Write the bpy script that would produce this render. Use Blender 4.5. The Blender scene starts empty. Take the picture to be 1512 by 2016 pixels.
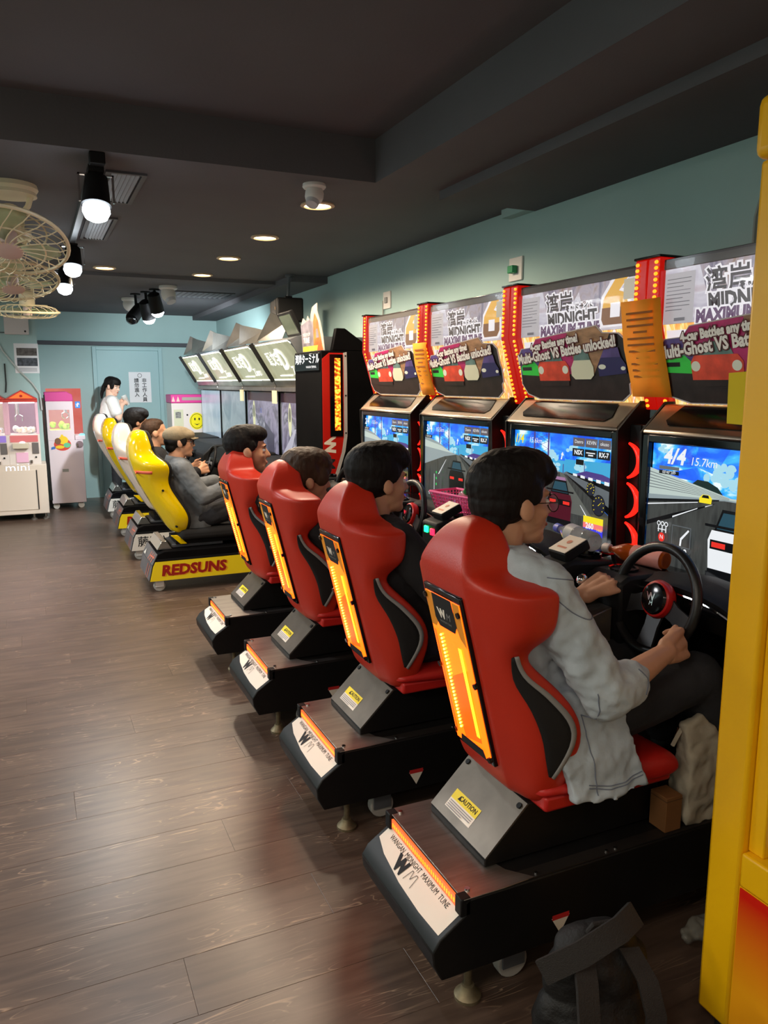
import bpy, bmesh, math, random
from mathutils import Vector, Matrix, Euler, Quaternion, noise as mnoise
random.seed(7)
R = math.radians
scene = bpy.context.scene
COL = scene.collection

# ------------------------------------------------------------------ camera
cam_d = bpy.data.cameras.new('camera')
cam_d.sensor_fit = 'VERTICAL'; cam_d.sensor_height = 36.0; cam_d.lens = 36.0 * 1514.0 / 2016.0
cam_d.clip_start = 0.05; cam_d.clip_end = 100
cam = bpy.data.objects.new('camera', cam_d); COL.objects.link(cam)
cam.location = (0, 0, 1.5)
cam.rotation_euler = (R(90 - 9.487), 0, R(-24.39))
scene.camera = cam

# ------------------------------------------------------------------ world, exposure
w = bpy.data.worlds.new('world'); scene.world = w; w.use_nodes = True
w.node_tree.nodes['Background'].inputs[0].default_value = (0.6, 0.65, 0.7, 1)
w.node_tree.nodes['Background'].inputs[1].default_value = 0.25
vs = scene.view_settings
vs.view_transform = 'Standard'; vs.look = 'None'; vs.gamma = 1.0; vs.use_curve_mapping = False
vs.exposure = 0.0
scene.cycles.use_denoising = True
scene.cycles.sample_clamp_indirect = 4.0
scene.cycles.max_bounces = 8

# ------------------------------------------------------------------ lamps of the room and added fill panels (fixtures are built further down, at the same places)
def lamp(name, kind, loc, power, color, size=0.2, rot=(0, 0, 0), spot=None, size_y=None, blend=0.6):
    l = bpy.data.lights.new(name, kind); l.energy = power; l.color = color
    if kind == 'AREA':
        l.size = size
        if size_y: l.shape = 'RECTANGLE'; l.size_y = size_y
    else:
        l.shadow_soft_size = size
    if kind == 'SPOT': l.spot_size = R(spot); l.spot_blend = blend
    o = bpy.data.objects.new(name, l); COL.objects.link(o)
    o.location = loc; o.rotation_euler = rot
    return o
CEIL = 2.40
TRAY = 2.585
WALLX = 2.38
FARY = 10.83
# added fill panels, unseen, over the aisle and behind the camera
FILL_PANELS = [(-0.6, 0.1), (-0.6, -1.4), (-2.0, 0.1), (-2.0, -1.4), (1.0, -1.5), (-2.0, 1.6)]
FILL_POW = [7, 6, 26, 8, 5, 42]
for (x, y), pw in zip(FILL_PANELS, FILL_POW):
    lamp('fill_panel_lamp', 'AREA', (x, y, TRAY - 0.035), pw, (1.0, 0.88, 0.74), 0.58)
# added fill panels along the far side aisle (unseen, left of the frame)
FILL_PANELS2 = [(-1.9, 4.6), (-1.9, 6.6), (-1.9, 8.6)]
for (x, y), pw in zip(FILL_PANELS2, (80, 50, 7)):
    lamp('fill_panel_lamp', 'AREA', (x, y, CEIL - 0.035), pw, (0.95, 0.98, 1.0), 0.58)
DOWN = [(1.396, 3.90), (1.39, 4.86), (1.37, 5.75), (1.37, 6.70), (0.59, 6.61)]
for x, y in DOWN:
    lamp('downlight_lamp', 'SPOT', (x, y, CEIL - 0.03), 86, (1.0, 0.80, 0.58), 0.09, (0, 0, 0), 168, blend=0.35)
SPOTS = [((0.30, 3.52, 2.285), (0.0, 0.35)), ((0.30, 5.45, 2.30), (0.05, 0.2)), ((0.29, 6.45, 2.29), (0.05, 0.2))]
for p, (tx, ty) in SPOTS:
    lamp('track_spot_lamp', 'SPOT', (p[0] + 0.01, p[1], p[2] - 0.15), 34, (0.86, 0.95, 1.0), 0.04, (R(-12), R(4), 0), 120)
FSPOTS = [((1.15, 7.88, 2.27), -25), ((1.10, 8.12, 2.22), -10), ((1.03, 8.36, 2.21), 30)]
for p, a in FSPOTS[:2]:
    lamp('far_spot_lamp', 'SPOT', (p[0] + 0.05, p[1], p[2] - 0.16), 110, (0.86, 0.95, 1.0), 0.04, (R(52), 0, R(-28)), 140)

# ------------------------------------------------------------------ materials
def lin(c):
    return c / 12.92 if c <= 0.04045 else ((c + 0.055) / 1.055) ** 2.4
def rgb(r, g, b):
    return (lin(r / 255), lin(g / 255), lin(b / 255), 1)
MATS = {}
def mat(name, col, rough=0.5, metal=0.0, emit=0.0, ecol=None, var=0.0, vscale=8.0, bump=0.0, bscale=60.0, spec=0.5, alpha=1.0, trans=0.0, coat=0.0, stretch=None, ior=1.45):
    if name in MATS: return MATS[name]
    m = bpy.data.materials.new(name); m.use_nodes = True
    nt = m.node_tree; p = nt.nodes['Principled BSDF']
    c = col if len(col) == 4 else rgb(*col)
    p.inputs['Base Color'].default_value = c
    p.inputs['Roughness'].default_value = rough
    p.inputs['Metallic'].default_value = metal
    p.inputs['Specular IOR Level'].default_value = spec
    p.inputs['Coat Weight'].default_value = coat
    p.inputs['Coat Roughness'].default_value = 0.08
    p.inputs['Alpha'].default_value = alpha
    p.inputs['Transmission Weight'].default_value = trans
    p.inputs['IOR'].default_value = ior
    if emit:
        p.inputs['Emission Color'].default_value = (ecol if ecol is None or len(ecol) == 4 else rgb(*ecol)) or c
        p.inputs['Emission Strength'].default_value = emit
    tc = None
    if var or bump:
        tc = nt.nodes.new('ShaderNodeTexCoord')
        mp = nt.nodes.new('ShaderNodeMapping'); nt.links.new(tc.outputs['Object'], mp.inputs[0])
        if stretch: mp.inputs['Scale'].default_value = stretch
    if var:
        n = nt.nodes.new('ShaderNodeTexNoise'); n.inputs['Scale'].default_value = vscale; n.inputs['Detail'].default_value = 4
        nt.links.new(mp.outputs[0], n.inputs['Vector'])
        r = nt.nodes.new('ShaderNodeValToRGB')
        r.color_ramp.elements[0].position = 0.3; r.color_ramp.elements[1].position = 0.7
        r.color_ramp.elements[0].color = tuple(v * (1 - var) for v in c[:3]) + (1,)
        r.color_ramp.elements[1].color = tuple(min(1, v * (1 + var)) for v in c[:3]) + (1,)
        nt.links.new(n.outputs['Fac'], r.inputs[0]); nt.links.new(r.outputs[0], p.inputs['Base Color'])
    if bump:
        n2 = nt.nodes.new('ShaderNodeTexNoise'); n2.inputs['Scale'].default_value = bscale; n2.inputs['Detail'].default_value = 3
        nt.links.new(mp.outputs[0], n2.inputs['Vector'])
        b = nt.nodes.new('ShaderNodeBump'); b.inputs['Strength'].default_value = bump; b.inputs['Distance'].default_value = 0.01
        nt.links.new(n2.outputs['Fac'], b.inputs['Height']); nt.links.new(b.outputs[0], p.inputs['Normal'])
    MATS[name] = m
    return m
def glow(name, col, strength):
    """something that gives off light: screens, LEDs, backlit signs"""
    if name in MATS: return MATS[name]
    m = bpy.data.materials.new(name); m.use_nodes = True
    p = m.node_tree.nodes['Principled BSDF']
    c = rgb(*col)
    p.inputs['Base Color'].default_value = tuple(v * 0.15 for v in c[:3]) + (1,)
    p.inputs['Roughness'].default_value = 0.25
    p.inputs['Emission Color'].default_value = c; p.inputs['Emission Strength'].default_value = strength
    MATS[name] = m
    return m
def glow_noise(name, cols, strength, scale=3.0, stretch=(1, 1, 1), dist=0.0, lo=0.35, hi=0.65, grad=None):
    """procedural emissive picture ground: noise between colours (clouds on a screen, art on a lit sign)"""
    if name in MATS: return MATS[name]
    m = bpy.data.materials.new(name); m.use_nodes = True; nt = m.node_tree
    p = nt.nodes['Principled BSDF']; p.inputs['Base Color'].default_value = (0.02, 0.02, 0.02, 1); p.inputs['Roughness'].default_value = 0.2
    tc = nt.nodes.new('ShaderNodeTexCoord'); mp = nt.nodes.new('ShaderNodeMapping'); mp.inputs['Scale'].default_value = stretch
    nt.links.new(tc.outputs['Object'], mp.inputs[0])
    n = nt.nodes.new('ShaderNodeTexNoise'); n.inputs['Scale'].default_value = scale; n.inputs['Detail'].default_value = 5; n.inputs['Distortion'].default_value = dist
    nt.links.new(mp.outputs[0], n.inputs['Vector'])
    r = nt.nodes.new('ShaderNodeValToRGB'); e = r.color_ramp.elements
    k = len(cols)
    while len(e) < k: e.new(0.5)
    for i, c in enumerate(cols):
        e[i].position = lo + (hi - lo) * i / max(1, k - 1); e[i].color = rgb(*c)
    nt.links.new(n.outputs['Fac'], r.inputs[0])
    nt.links.new(r.outputs[0], p.inputs['Emission Color']); p.inputs['Emission Strength'].default_value = strength
    MATS[name] = m
    return m

def floor_material():
    m = bpy.data.materials.new('wood_vinyl'); m.use_nodes = True; nt = m.node_tree; N = nt.nodes; L = nt.links
    p = N['Principled BSDF']
    tc = N.new('ShaderNodeTexCoord'); oi = N.new('ShaderNodeObjectInfo')
    sh = N.new('ShaderNodeVectorMath'); sh.operation = 'ADD'
    sc = N.new('ShaderNodeVectorMath'); sc.operation = 'SCALE'; sc.inputs['Scale'].default_value = 37.0
    cx = N.new('ShaderNodeCombineXYZ'); L.new(oi.outputs['Random'], cx.inputs[0]); L.new(oi.outputs['Random'], cx.inputs[1])
    L.new(cx.outputs[0], sc.inputs[0]); L.new(tc.outputs['Object'], sh.inputs[0]); L.new(sc.outputs[0], sh.inputs[1])
    mp = N.new('ShaderNodeMapping'); mp.inputs['Scale'].default_value = (1.0, 9.0, 1.0); L.new(sh.outputs[0], mp.inputs[0])
    n1 = N.new('ShaderNodeTexNoise'); n1.inputs['Scale'].default_value = 2.6; n1.inputs['Detail'].default_value = 6; n1.inputs['Distortion'].default_value = 1.2
    L.new(mp.outputs[0], n1.inputs['Vector'])
    r1 = N.new('ShaderNodeValToRGB'); e = r1.color_ramp.elements
    e[0].position = 0.30; e[0].color = rgb(70, 55, 47); e[1].position = 0.72; e[1].color = rgb(96, 77, 65)
    L.new(n1.outputs['Fac'], r1.inputs[0])
    # pale cathedral streaks
    mp2 = N.new('ShaderNodeMapping'); mp2.inputs['Scale'].default_value = (1.6, 13.0, 1.0); L.new(sh.outputs[0], mp2.inputs[0])
    n2 = N.new('ShaderNodeTexNoise'); n2.inputs['Scale'].default_value = 1.5; n2.inputs['Detail'].default_value = 2; n2.inputs['Distortion'].default_value = 0.6
    L.new(mp2.outputs[0], n2.inputs['Vector'])
    ml = N.new('ShaderNodeMath'); ml.operation = 'MULTIPLY'; ml.inputs[1].default_value = 9.0; L.new(n2.outputs['Fac'], ml.inputs[0])
    fr = N.new('ShaderNodeMath'); fr.operation = 'FRACT'; L.new(ml.outputs[0], fr.inputs[0])
    r2 = N.new('ShaderNodeValToRGB'); e = r2.color_ramp.elements
    e[0].position = 0.0; e[0].color = (0, 0, 0, 1); e[1].position = 0.16; e[1].color = (0, 0, 0, 1)
    a = e.new(0.05); a.color = (1, 1, 1, 1)
    L.new(fr.outputs[0], r2.inputs[0])
    n3 = N.new('ShaderNodeTexNoise'); n3.inputs['Scale'].default_value = 4.0; L.new(sh.outputs[0], n3.inputs['Vector'])
    r3 = N.new('ShaderNodeValToRGB'); r3.color_ramp.elements[0].position = 0.47; r3.color_ramp.elements[1].position = 0.68
    L.new(n3.outputs['Fac'], r3.inputs[0])
    mm = N.new('ShaderNodeMath'); mm.operation = 'MULTIPLY'; L.new(r2.outputs[0], mm.inputs[0]); L.new(r3.outputs[0], mm.inputs[1])
    mx = N.new('ShaderNodeMixRGB'); mx.inputs[2].default_value = rgb(158, 132, 110)
    L.new(mm.outputs[0], mx.inputs[0]); L.new(r1.outputs[0], mx.inputs[1])
    hv = N.new('ShaderNodeHueSaturation'); L.new(mx.outputs[0], hv.inputs['Color'])
    mr = N.new('ShaderNodeMapRange'); mr.inputs[3].default_value = 0.92; mr.inputs[4].default_value = 1.07
    L.new(oi.outputs['Random'], mr.inputs[0]); L.new(mr.outputs[0], hv.inputs['Value'])
    L.new(hv.outputs[0], p.inputs['Base Color'])
    p.inputs['Roughness'].default_value = 0.34
    p.inputs['Specular IOR Level'].default_value = 0.45
    bp = N.new('ShaderNodeBump'); bp.inputs['Strength'].default_value = 0.12; bp.inputs['Distance'].default_value = 0.002
    L.new(n1.outputs['Fac'], bp.inputs['Height']); L.new(bp.outputs[0], p.inputs['Normal'])
    MATS['wood_vinyl'] = m
    return m
FLOORM = floor_material()
TEAL = mat('teal_wall_paint', (164, 192, 190), 0.75, var=0.04, vscale=2.0, bump=0.05, bscale=120)
TEALD = mat('teal_door_paint', (152, 186, 188), 0.5)
CEILM = mat('charcoal_ceiling_paint', (93, 92, 96), 0.85, var=0.08, vscale=1.5, bump=0.08, bscale=90)
BLACK = mat('black_laminate', (14, 13, 14), 0.6, var=0.2, vscale=6, spec=0.03)
BASEB = mat('black_base_paint', (20, 19, 19), 0.42, var=0.2, vscale=6, spec=0.3)
GLOSSB = mat('black_gloss_plastic', (12, 12, 13), 0.12)
MATTEB = mat('black_matte_plastic', (19, 19, 20), 0.55, bump=0.05, bscale=300, spec=0.25)
RUBBER = mat('dark_rubber', (26, 25, 25), 0.7)
STEEL = mat('brushed_steel', (150, 143, 136), 0.34, 0.85, var=0.18, vscale=5, bump=0.03, bscale=90, stretch=(1, 12, 1))
CHROME = mat('mirror_chrome', (215, 215, 215), 0.10, 1.0)
GREYM = mat('grey_painted_metal', (96, 99, 104), 0.42, 0.3, var=0.12, vscale=7)
WHITEP = mat('white_plastic', (226, 222, 218), 0.45)
CREAM = mat('cream_plastic', (232, 222, 190), 0.45)
PAPER = mat('white_paper', (232, 232, 234), 0.8)
INK = mat('black_ink', (20, 20, 22), 0.7)
SEATRED = mat('red_vinyl', (184, 42, 22), 0.40, var=0.06, vscale=5, bump=0.06, bscale=220)
SEATRED2 = mat('red_vinyl_cushion', (190, 34, 28), 0.40, var=0.06, vscale=5, bump=0.06, bscale=220)

def paper_mat(name, col, thru=0.55):
    """thin paper: part of the light behind it shows through"""
    if name in MATS: return MATS[name]
    m = bpy.data.materials.new(name); m.use_nodes = True; nt = m.node_tree; p = nt.nodes['Principled BSDF']
    p.inputs['Base Color'].default_value = rgb(*col); p.inputs['Roughness'].default_value = .8
    tr = nt.nodes.new('ShaderNodeBsdfTranslucent'); tr.inputs[0].default_value = rgb(*col)
    mx = nt.nodes.new('ShaderNodeMixShader'); mx.inputs[0].default_value = thru
    nt.links.new(p.outputs[0], mx.inputs[1]); nt.links.new(tr.outputs[0], mx.inputs[2]); nt.links.new(mx.outputs[0], nt.nodes['Material Output'].inputs[0])
    MATS[name] = m
    return m
# ------------------------------------------------------------------ mesh helpers
class B:
    def __init__(s): s.v = []; s.f = []; s.m = []
    def add(s, vs, fs, m=0):
        o = len(s.v); s.v += [tuple(v) for v in vs]
        for f in fs: s.f.append(tuple(i + o for i in f)); s.m.append(m)
        return s
    def box(s, x0, x1, y0, y1, z0, z1, m=0):
        v = [(x, y, z) for x in (x0, x1) for y in (y0, y1) for z in (z0, z1)]
        return s.add(v, [(0, 1, 3, 2), (4, 6, 7, 5), (0, 4, 5, 1), (2, 3, 7, 6), (0, 2, 6, 4), (1, 5, 7, 3)], m)
    def prism(s, poly, axis, a, b, m=0):
        def p3(p, t):
            return {'y': (p[0], t, p[1]), 'x': (t, p[0], p[1]), 'z': (p[0], p[1], t)}[axis]
        n = len(poly)
        v = [p3(p, a) for p in poly] + [p3(p, b) for p in poly]
        f = [tuple(range(n - 1, -1, -1)), tuple(range(n, 2 * n))] + [(i, (i + 1) % n, n + (i + 1) % n, n + i) for i in range(n)]
        return s.add(v, f, m)
    def poly(s, pts, m=0):
        return s.add(pts, [tuple(range(len(pts)))], m)
    def cyl(s, p0, p1, r0, r1=None, n=16, m=0, caps=True):
        p0 = Vector(p0); p1 = Vector(p1); r1 = r0 if r1 is None else r1
        d = (p1 - p0).normalized(); a = d.orthogonal().normalized(); b = d.cross(a)
        v = []
        for p, r in ((p0, r0), (p1, r1)):
            for i in range(n):
                t = 2 * math.pi * i / n; v.append(p + a * (r * math.cos(t)) + b * (r * math.sin(t)))
        f = [(i, (i + 1) % n, n + (i + 1) % n, n + i) for i in range(n)]
        if caps: f += [tuple(range(n - 1, -1, -1)), tuple(range(n, 2 * n))]
        return s.add(v, f, m)
    def tube(s, path, r, n=8, closed=False, m=0):
        P = [Vector(p) for p in path]; k = len(P); v = []; a = None
        rr = r if isinstance(r, (list, tuple)) else [r] * k
        for i in range(k):
            d = (P[(i + 1) % k] - P[i - 1]) if closed else (P[min(i + 1, k - 1)] - P[max(i - 1, 0)])
            d.normalize()
            a = d.orthogonal().normalized() if a is None else (a - d * a.dot(d)).normalized()
            b = d.cross(a)
            for j in range(n):
                t = 2 * math.pi * j / n; v.append(P[i] + a * (rr[i] * math.cos(t)) + b * (rr[i] * math.sin(t)))
        f = []
        for i in range(k if closed else k - 1):
            i2 = (i + 1) % k
            for j in range(n): f.append((i * n + j, i * n + (j + 1) % n, i2 * n + (j + 1) % n, i2 * n + j))
        if not closed: f += [tuple(range(n - 1, -1, -1)), tuple((k - 1) * n + j for j in range(n))]
        return s.add(v, f, m)
    def ribbon(s, path, wdir, w, t, m=0):
        """flat strap of width w along wdir and thickness t"""
        P = [Vector(p) for p in path]; W = Vector(wdir).normalized(); k = len(P); v = []
        for i in range(k):
            d = (P[min(i + 1, k - 1)] - P[max(i - 1, 0)]).normalized(); nn = d.cross(W).normalized()
            for a, b in ((-1, -1), (1, -1), (1, 1), (-1, 1)): v.append(P[i] + W * (a * w / 2) + nn * (b * t / 2))
        f = [(i * 4 + j, i * 4 + (j + 1) % 4, i * 4 + 4 + (j + 1) % 4, i * 4 + 4 + j) for i in range(k - 1) for j in range(4)]
        f += [(3, 2, 1, 0), tuple((k - 1) * 4 + j for j in range(4))]
        return s.add(v, f, m)
    def ell(s, c, r, rot=None, nu=16, nv=10, m=0):
        c = Vector(c); r = (r, r, r) if isinstance(r, (int, float)) else r
        M = rot if rot is not None else Matrix.Identity(3)
        v = [c + M @ Vector((0, 0, -r[2]))]
        for i in range(1, nv):
            ph = -math.pi / 2 + math.pi * i / nv
            for j in range(nu):
                t = 2 * math.pi * j / nu
                v.append(c + M @ Vector((r[0] * math.cos(ph) * math.cos(t), r[1] * math.cos(ph) * math.sin(t), r[2] * math.sin(ph))))
        v.append(c + M @ Vector((0, 0, r[2])))
        f = [(0, 1 + (j + 1) % nu, 1 + j) for j in range(nu)]
        for i in range(nv - 2):
            for j in range(nu):
                a = 1 + i * nu; b = a + nu
                f.append((a + j, a + (j + 1) % nu, b + (j + 1) % nu, b + j))
        L = len(v) - 1; a = 1 + (nv - 2) * nu
        f += [(a + j, a + (j + 1) % nu, L) for j in range(nu)]
        return s.add(v, f, m)
    def cone(s, p0, r0, p1, r1, n=14):
        """tapered limb with round ends"""
        p0 = Vector(p0); p1 = Vector(p1)
        s.cyl(p0, p1, r0, r1, n); s.ell(p0, r0, None, n, 8); s.ell(p1, r1, None, n, 8)
        return s
    def chain(s, pts, rs, n=14):
        for i in range(len(pts) - 1): s.cone(pts[i], rs[i], pts[i + 1], rs[i + 1], n)
        return s
    def lathe(s, prof, o=(0, 0, 0), n=24, M=None, m=0):
        o = Vector(o); M = M or Matrix.Identity(3); k = len(prof); v = []
        for r, z in prof:
            for j in range(n):
                t = 2 * math.pi * j / n; v.append(o + M @ Vector((r * math.cos(t), r * math.sin(t), z)))
        f = [(i * n + j, i * n + (j + 1) % n, (i + 1) * n + (j + 1) % n, (i + 1) * n + j) for i in range(k - 1) for j in range(n)]
        if prof[0][0] > 1e-6: f.append(tuple(range(n - 1, -1, -1)))
        if prof[-1][0] > 1e-6: f.append(tuple((k - 1) * n + j for j in range(n)))
        return s.add(v, f, m)
    def loft(s, secs, caps=True, closed=True, m=0):
        n = len(secs[0]); v = [p for sc in secs for p in sc]; f = []
        for i in range(len(secs) - 1):
            for j in range(n if closed else n - 1):
                f.append((i * n + j, i * n + (j + 1) % n, (i + 1) * n + (j + 1) % n, (i + 1) * n + j))
        if caps and closed: f += [tuple(range(n - 1, -1, -1)), tuple((len(secs) - 1) * n + j for j in range(n))]
        return s.add(v, f, m)
    def mesh(s, name, mats, flat=False, angle=38, fix=True, weld=False):
        me = bpy.data.meshes.new(name); me.from_pydata(s.v, [], s.f)
        for mt in mats: me.materials.append(mt)
        me.polygons.foreach_set('material_index', s.m)
        if fix or weld:
            bm = bmesh.new(); bm.from_mesh(me)
            if weld: bmesh.ops.remove_doubles(bm, verts=bm.verts, dist=1e-5)
            if fix: bmesh.ops.recalc_face_normals(bm, faces=bm.faces)
            bm.to_mesh(me); bm.free()
        if not flat:
            me.shade_smooth(); me.set_sharp_from_angle(angle=R(angle))
        me.update()
        return me
    def build(s, name, mats, parent=None, bevel=0.0, seg=2, sub=0, flat=False, angle=38, fix=True, loc=None, weld=False):
        if not isinstance(mats, (list, tuple)): mats = [mats]
        me = s.mesh(name, mats, flat, angle, fix, weld)
        o = bpy.data.objects.new(name, me); COL.objects.link(o)
        if parent is not None: o.parent = parent
        if loc is not None: o.location = loc
        if bevel:
            md = o.modifiers.new('bevel', 'BEVEL'); md.width = bevel; md.segments = seg; md.limit_method = 'ANGLE'; md.angle_limit = R(30)
        if sub:
            md = o.modifiers.new('subsurf', 'SUBSURF'); md.levels = sub; md.render_levels = sub
        return o
def tag(o, label=None, cat=None, group=None, kind=None):
    if label: o['label'] = label
    if cat: o['category'] = cat
    if group: o['group'] = group
    if kind: o['kind'] = kind
    return o
def thing(name, label, cat, loc=(0, 0, 0), rz=0, group=None):
    o = bpy.data.objects.new(name, None); COL.objects.link(o); o.empty_display_size = 0.05
    o.location = loc; o.rotation_euler = (0, 0, rz)
    return tag(o, label, cat, group)
def stuff(o): o['kind'] = 'stuff'; return o
def dup(root, loc, label=None, rz=None):
    r = root.copy(); COL.objects.link(r); r.location = loc
    if rz is not None: r.rotation_euler = (0, 0, rz)
    if label: r['label'] = label
    for ch in list(root.children):
        c = ch.copy(); COL.objects.link(c); c.parent = r
        for g in list(ch.children):
            d = g.copy(); COL.objects.link(d); d.parent = c
    return r
def rotm(ax, deg): return Matrix.Rotation(R(deg), 3, ax)
# text as flat mesh
def text_mesh(s, size=0.1, bold=0.0, shear=0.0, align='CENTER', sx=1.0, extrude=0.0, res=2):
    c = bpy.data.curves.new('lettering', 'FONT'); c.body = s; c.size = size; c.align_x = align; c.align_y = 'CENTER'
    c.offset = bold; c.shear = shear; c.resolution_u = res; c.extrude = extrude; c.fill_mode = 'FRONT' if not extrude else 'BOTH'
    o = bpy.data.objects.new('lettering_tmp', c); COL.objects.link(o)
    dg = bpy.context.evaluated_depsgraph_get()
    me = bpy.data.meshes.new_from_object(o.evaluated_get(dg))
    bpy.data.objects.remove(o); bpy.data.curves.remove(c)
    if sx != 1.0: me.transform(Matrix.Diagonal((sx, 1, 1, 1)))
    return me
class Art:
    """flat print on a real panel: shapes and lettering laid on it in thin layers"""
    def __init__(s, o, u, v, eps=0.0004):
        s.o = Vector(o); s.u = Vector(u).normalized(); s.w = Vector(v).normalized(); s.n = s.u.cross(s.w); s.e = eps; s.k = 1; s.b = B(); s.mats = []
    def mi(s, m):
        if m not in s.mats: s.mats.append(m)
        return s.mats.index(m)
    def p(s, a, b): return s.o + s.u * a + s.w * b + s.n * (s.e * s.k)
    def poly(s, pts, m, lift=True):
        s.b.poly([s.p(a, b) for a, b in pts], s.mi(m)); s.k += 1 if lift else 0
        return s
    def rect(s, a0, a1, b0, b1, m): return s.poly([(a0, b0), (a1, b0), (a1, b1), (a0, b1)], m)
    def disc(s, a, b, ra, rb, m, n=20, t0=0, t1=360):
        return s.poly([(a + ra * math.cos(R(t0 + (t1 - t0) * i / n)), b + rb * math.sin(R(t0 + (t1 - t0) * i / n))) for i in range(n + (0 if t1 - t0 >= 360 else 1))], m)
    def text(s, t, a, b, size, m, bold=0.0, shear=0.0, align='CENTER', sx=1.0, rot=0.0):
        me = text_mesh(t, size, bold, shear, align, sx)
        c, sn = math.cos(R(rot)), math.sin(R(rot))
        vs_ = [s.p(a + c * q.co.x - sn * q.co.y, b + sn * q.co.x + c * q.co.y) for q in me.vertices]
        s.b.add(vs_, [tuple(pl.vertices) for pl in me.polygons], s.mi(m)); s.k += 1
        bpy.data.meshes.remove(me)
        return s
    def build(s, name, parent): return stuff(s.b.build(name, s.mats, parent, flat=True, fix=False))
# organic solids: overlapping volumes fused into one continuous surface
def fuse(name, b, voxel, smooth, mats, parent=None, disp=0.0, dscale=0.1, mesh_only=False):
    me = bpy.data.meshes.new(name); me.from_pydata(b.v, [], b.f)
    bm = bmesh.new(); bm.from_mesh(me); bmesh.ops.recalc_face_normals(bm, faces=bm.faces); bm.to_mesh(me); bm.free()
    o = bpy.data.objects.new(name, me); COL.objects.link(o)
    md = o.modifiers.new('r', 'REMESH'); md.mode = 'VOXEL'; md.voxel_size = voxel; md.use_smooth_shade = True
    if smooth:
        sm = o.modifiers.new('s', 'SMOOTH'); sm.factor = 0.5; sm.iterations = smooth
    dg = bpy.context.evaluated_depsgraph_get()
    res = bpy.data.meshes.new_from_object(o.evaluated_get(dg)); res.name = name
    bpy.data.objects.remove(o); bpy.data.meshes.remove(me)
    if disp:
        nr = [v.normal.copy() for v in res.vertices]
        for v, nn in zip(res.vertices, nr):
            q = v.co / dscale
            v.co += nn * (disp * (mnoise.noise(q) + 0.5 * mnoise.noise(q * 2.3)))
    for mt in (mats if isinstance(mats, (list, tuple)) else [mats]): res.materials.append(mt)
    res.shade_smooth(); res.update()
    if mesh_only: return res
    ob = bpy.data.objects.new(name, res); COL.objects.link(ob)
    if parent is not None: ob.parent = parent
    return ob
# ------------------------------------------------------------------ the room
XL, YB = -2.9, -2.6
def struct(name, b, m, parent=None, **k):
    o = b.build(name, m, parent, **k)
    if parent is None: o['kind'] = 'structure'
    return o
floor = struct('floor', B().box(XL, WALLX + 0.2, YB, FARY + 0.2, -0.1, -0.004), mat('floor_screed', (60, 50, 44), 0.7))
# vinyl planks, laid across the aisle; beyond the view the floor goes on as one sheet
PW, PL = 0.205, 1.22
def plank_mesh(l):
    b = B(); c = 0.0007; g = 0.0002
    x0, x1, y0, y1 = g, l - g, g, PW - g
    bot = [(x0, y0, -0.004), (x1, y0, -0.004), (x1, y1, -0.004), (x0, y1, -0.004)]
    mid = [(x, y, -c * 0.7) for x, y, z in bot]
    top = [(x0 + c, y0 + c, 0), (x1 - c, y0 + c, 0), (x1 - c, y1 - c, 0), (x0 + c, y1 - c, 0)]
    b.loft([bot, mid, top])
    return b.mesh('plank', [FLOORM], flat=True)
pm = plank_mesh(PL)
rows = int((10.9 - 1.05) / PW) + 1
for r in range(rows):
    y = 1.05 + r * PW
    if y > FARY: break
    off = (r * 0.47 + 0.13 * math.sin(r * 2.3)) % PL
    # aisle in view
    xmin = -0.9 if y > 2 else -0.5
    x = math.floor((xmin - off) / PL) * PL + off
    while x < (1.5 if y < 6 else 1.9):
        o = bpy.data.objects.new('plank', pm); COL.objects.link(o); o.parent = floor; o.location = (x, y, 0)
        x += PL
fs = B().box(XL, WALLX + 0.2, YB, 1.05, -0.004, -0.0004).box(XL, -0.95, 1.05, FARY + 0.2, -0.004, -0.0004).build('floor_sheet', FLOORM, floor, flat=True)
struct('wall_right', B().box(WALLX, WALLX + 0.15, YB, FARY + 0.2, 0, 2.9), TEAL, flat=True)
struct('wall_far', B().box(XL, WALLX, FARY, FARY + 0.15, 0, 2.9), TEAL, flat=True)
struct('wall_left', B().box(XL - 0.15, XL, YB, FARY + 0.15, 0, 2.9), TEAL, flat=True)
struct('wall_back', B().box(XL, WALLX, YB - 0.15, YB, 0, 2.9), mat('pale_back_wall', (200, 198, 192), 0.8), flat=True)
struct('wall_pillar', B().box(XL, 0.10, 9.74, FARY, 0, CEIL), TEAL, flat=True)
# ceiling: low part, raised tray over the near aisle, soffit along the right wall, cross beam
TX, TY = 1.49, 3.38
c = B()
c.box(XL, WALLX, TY, FARY, CEIL, 2.9)
c.box(TX, WALLX, YB, TY, CEIL, 2.9)
c.box(XL, TX, YB, TY, TRAY, 2.9)
ceiling = struct('ceiling', c, CEILM, flat=True)
B().box(1.83, WALLX, YB, 3.40, 2.358, CEIL + 0.01).build('soffit', CEILM, ceiling, flat=True)
B().prism([(2.32, 2.358), (WALLX, 2.358), (WALLX, CEIL + 0.01), (2.32, CEIL + 0.01)], 'y', 3.40, 3.62).build('soffit_end', TEAL, ceiling, flat=True)
B().box(XL, WALLX, 6.9, 7.2, 2.372, CEIL + 0.01).build('cross_beam', CEILM, ceiling, flat=True)
B().box(2.06, WALLX, 6.42, FARY, 2.345, CEIL + 0.01).build('wall_beam', CEILM, ceiling, flat=True)
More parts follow.
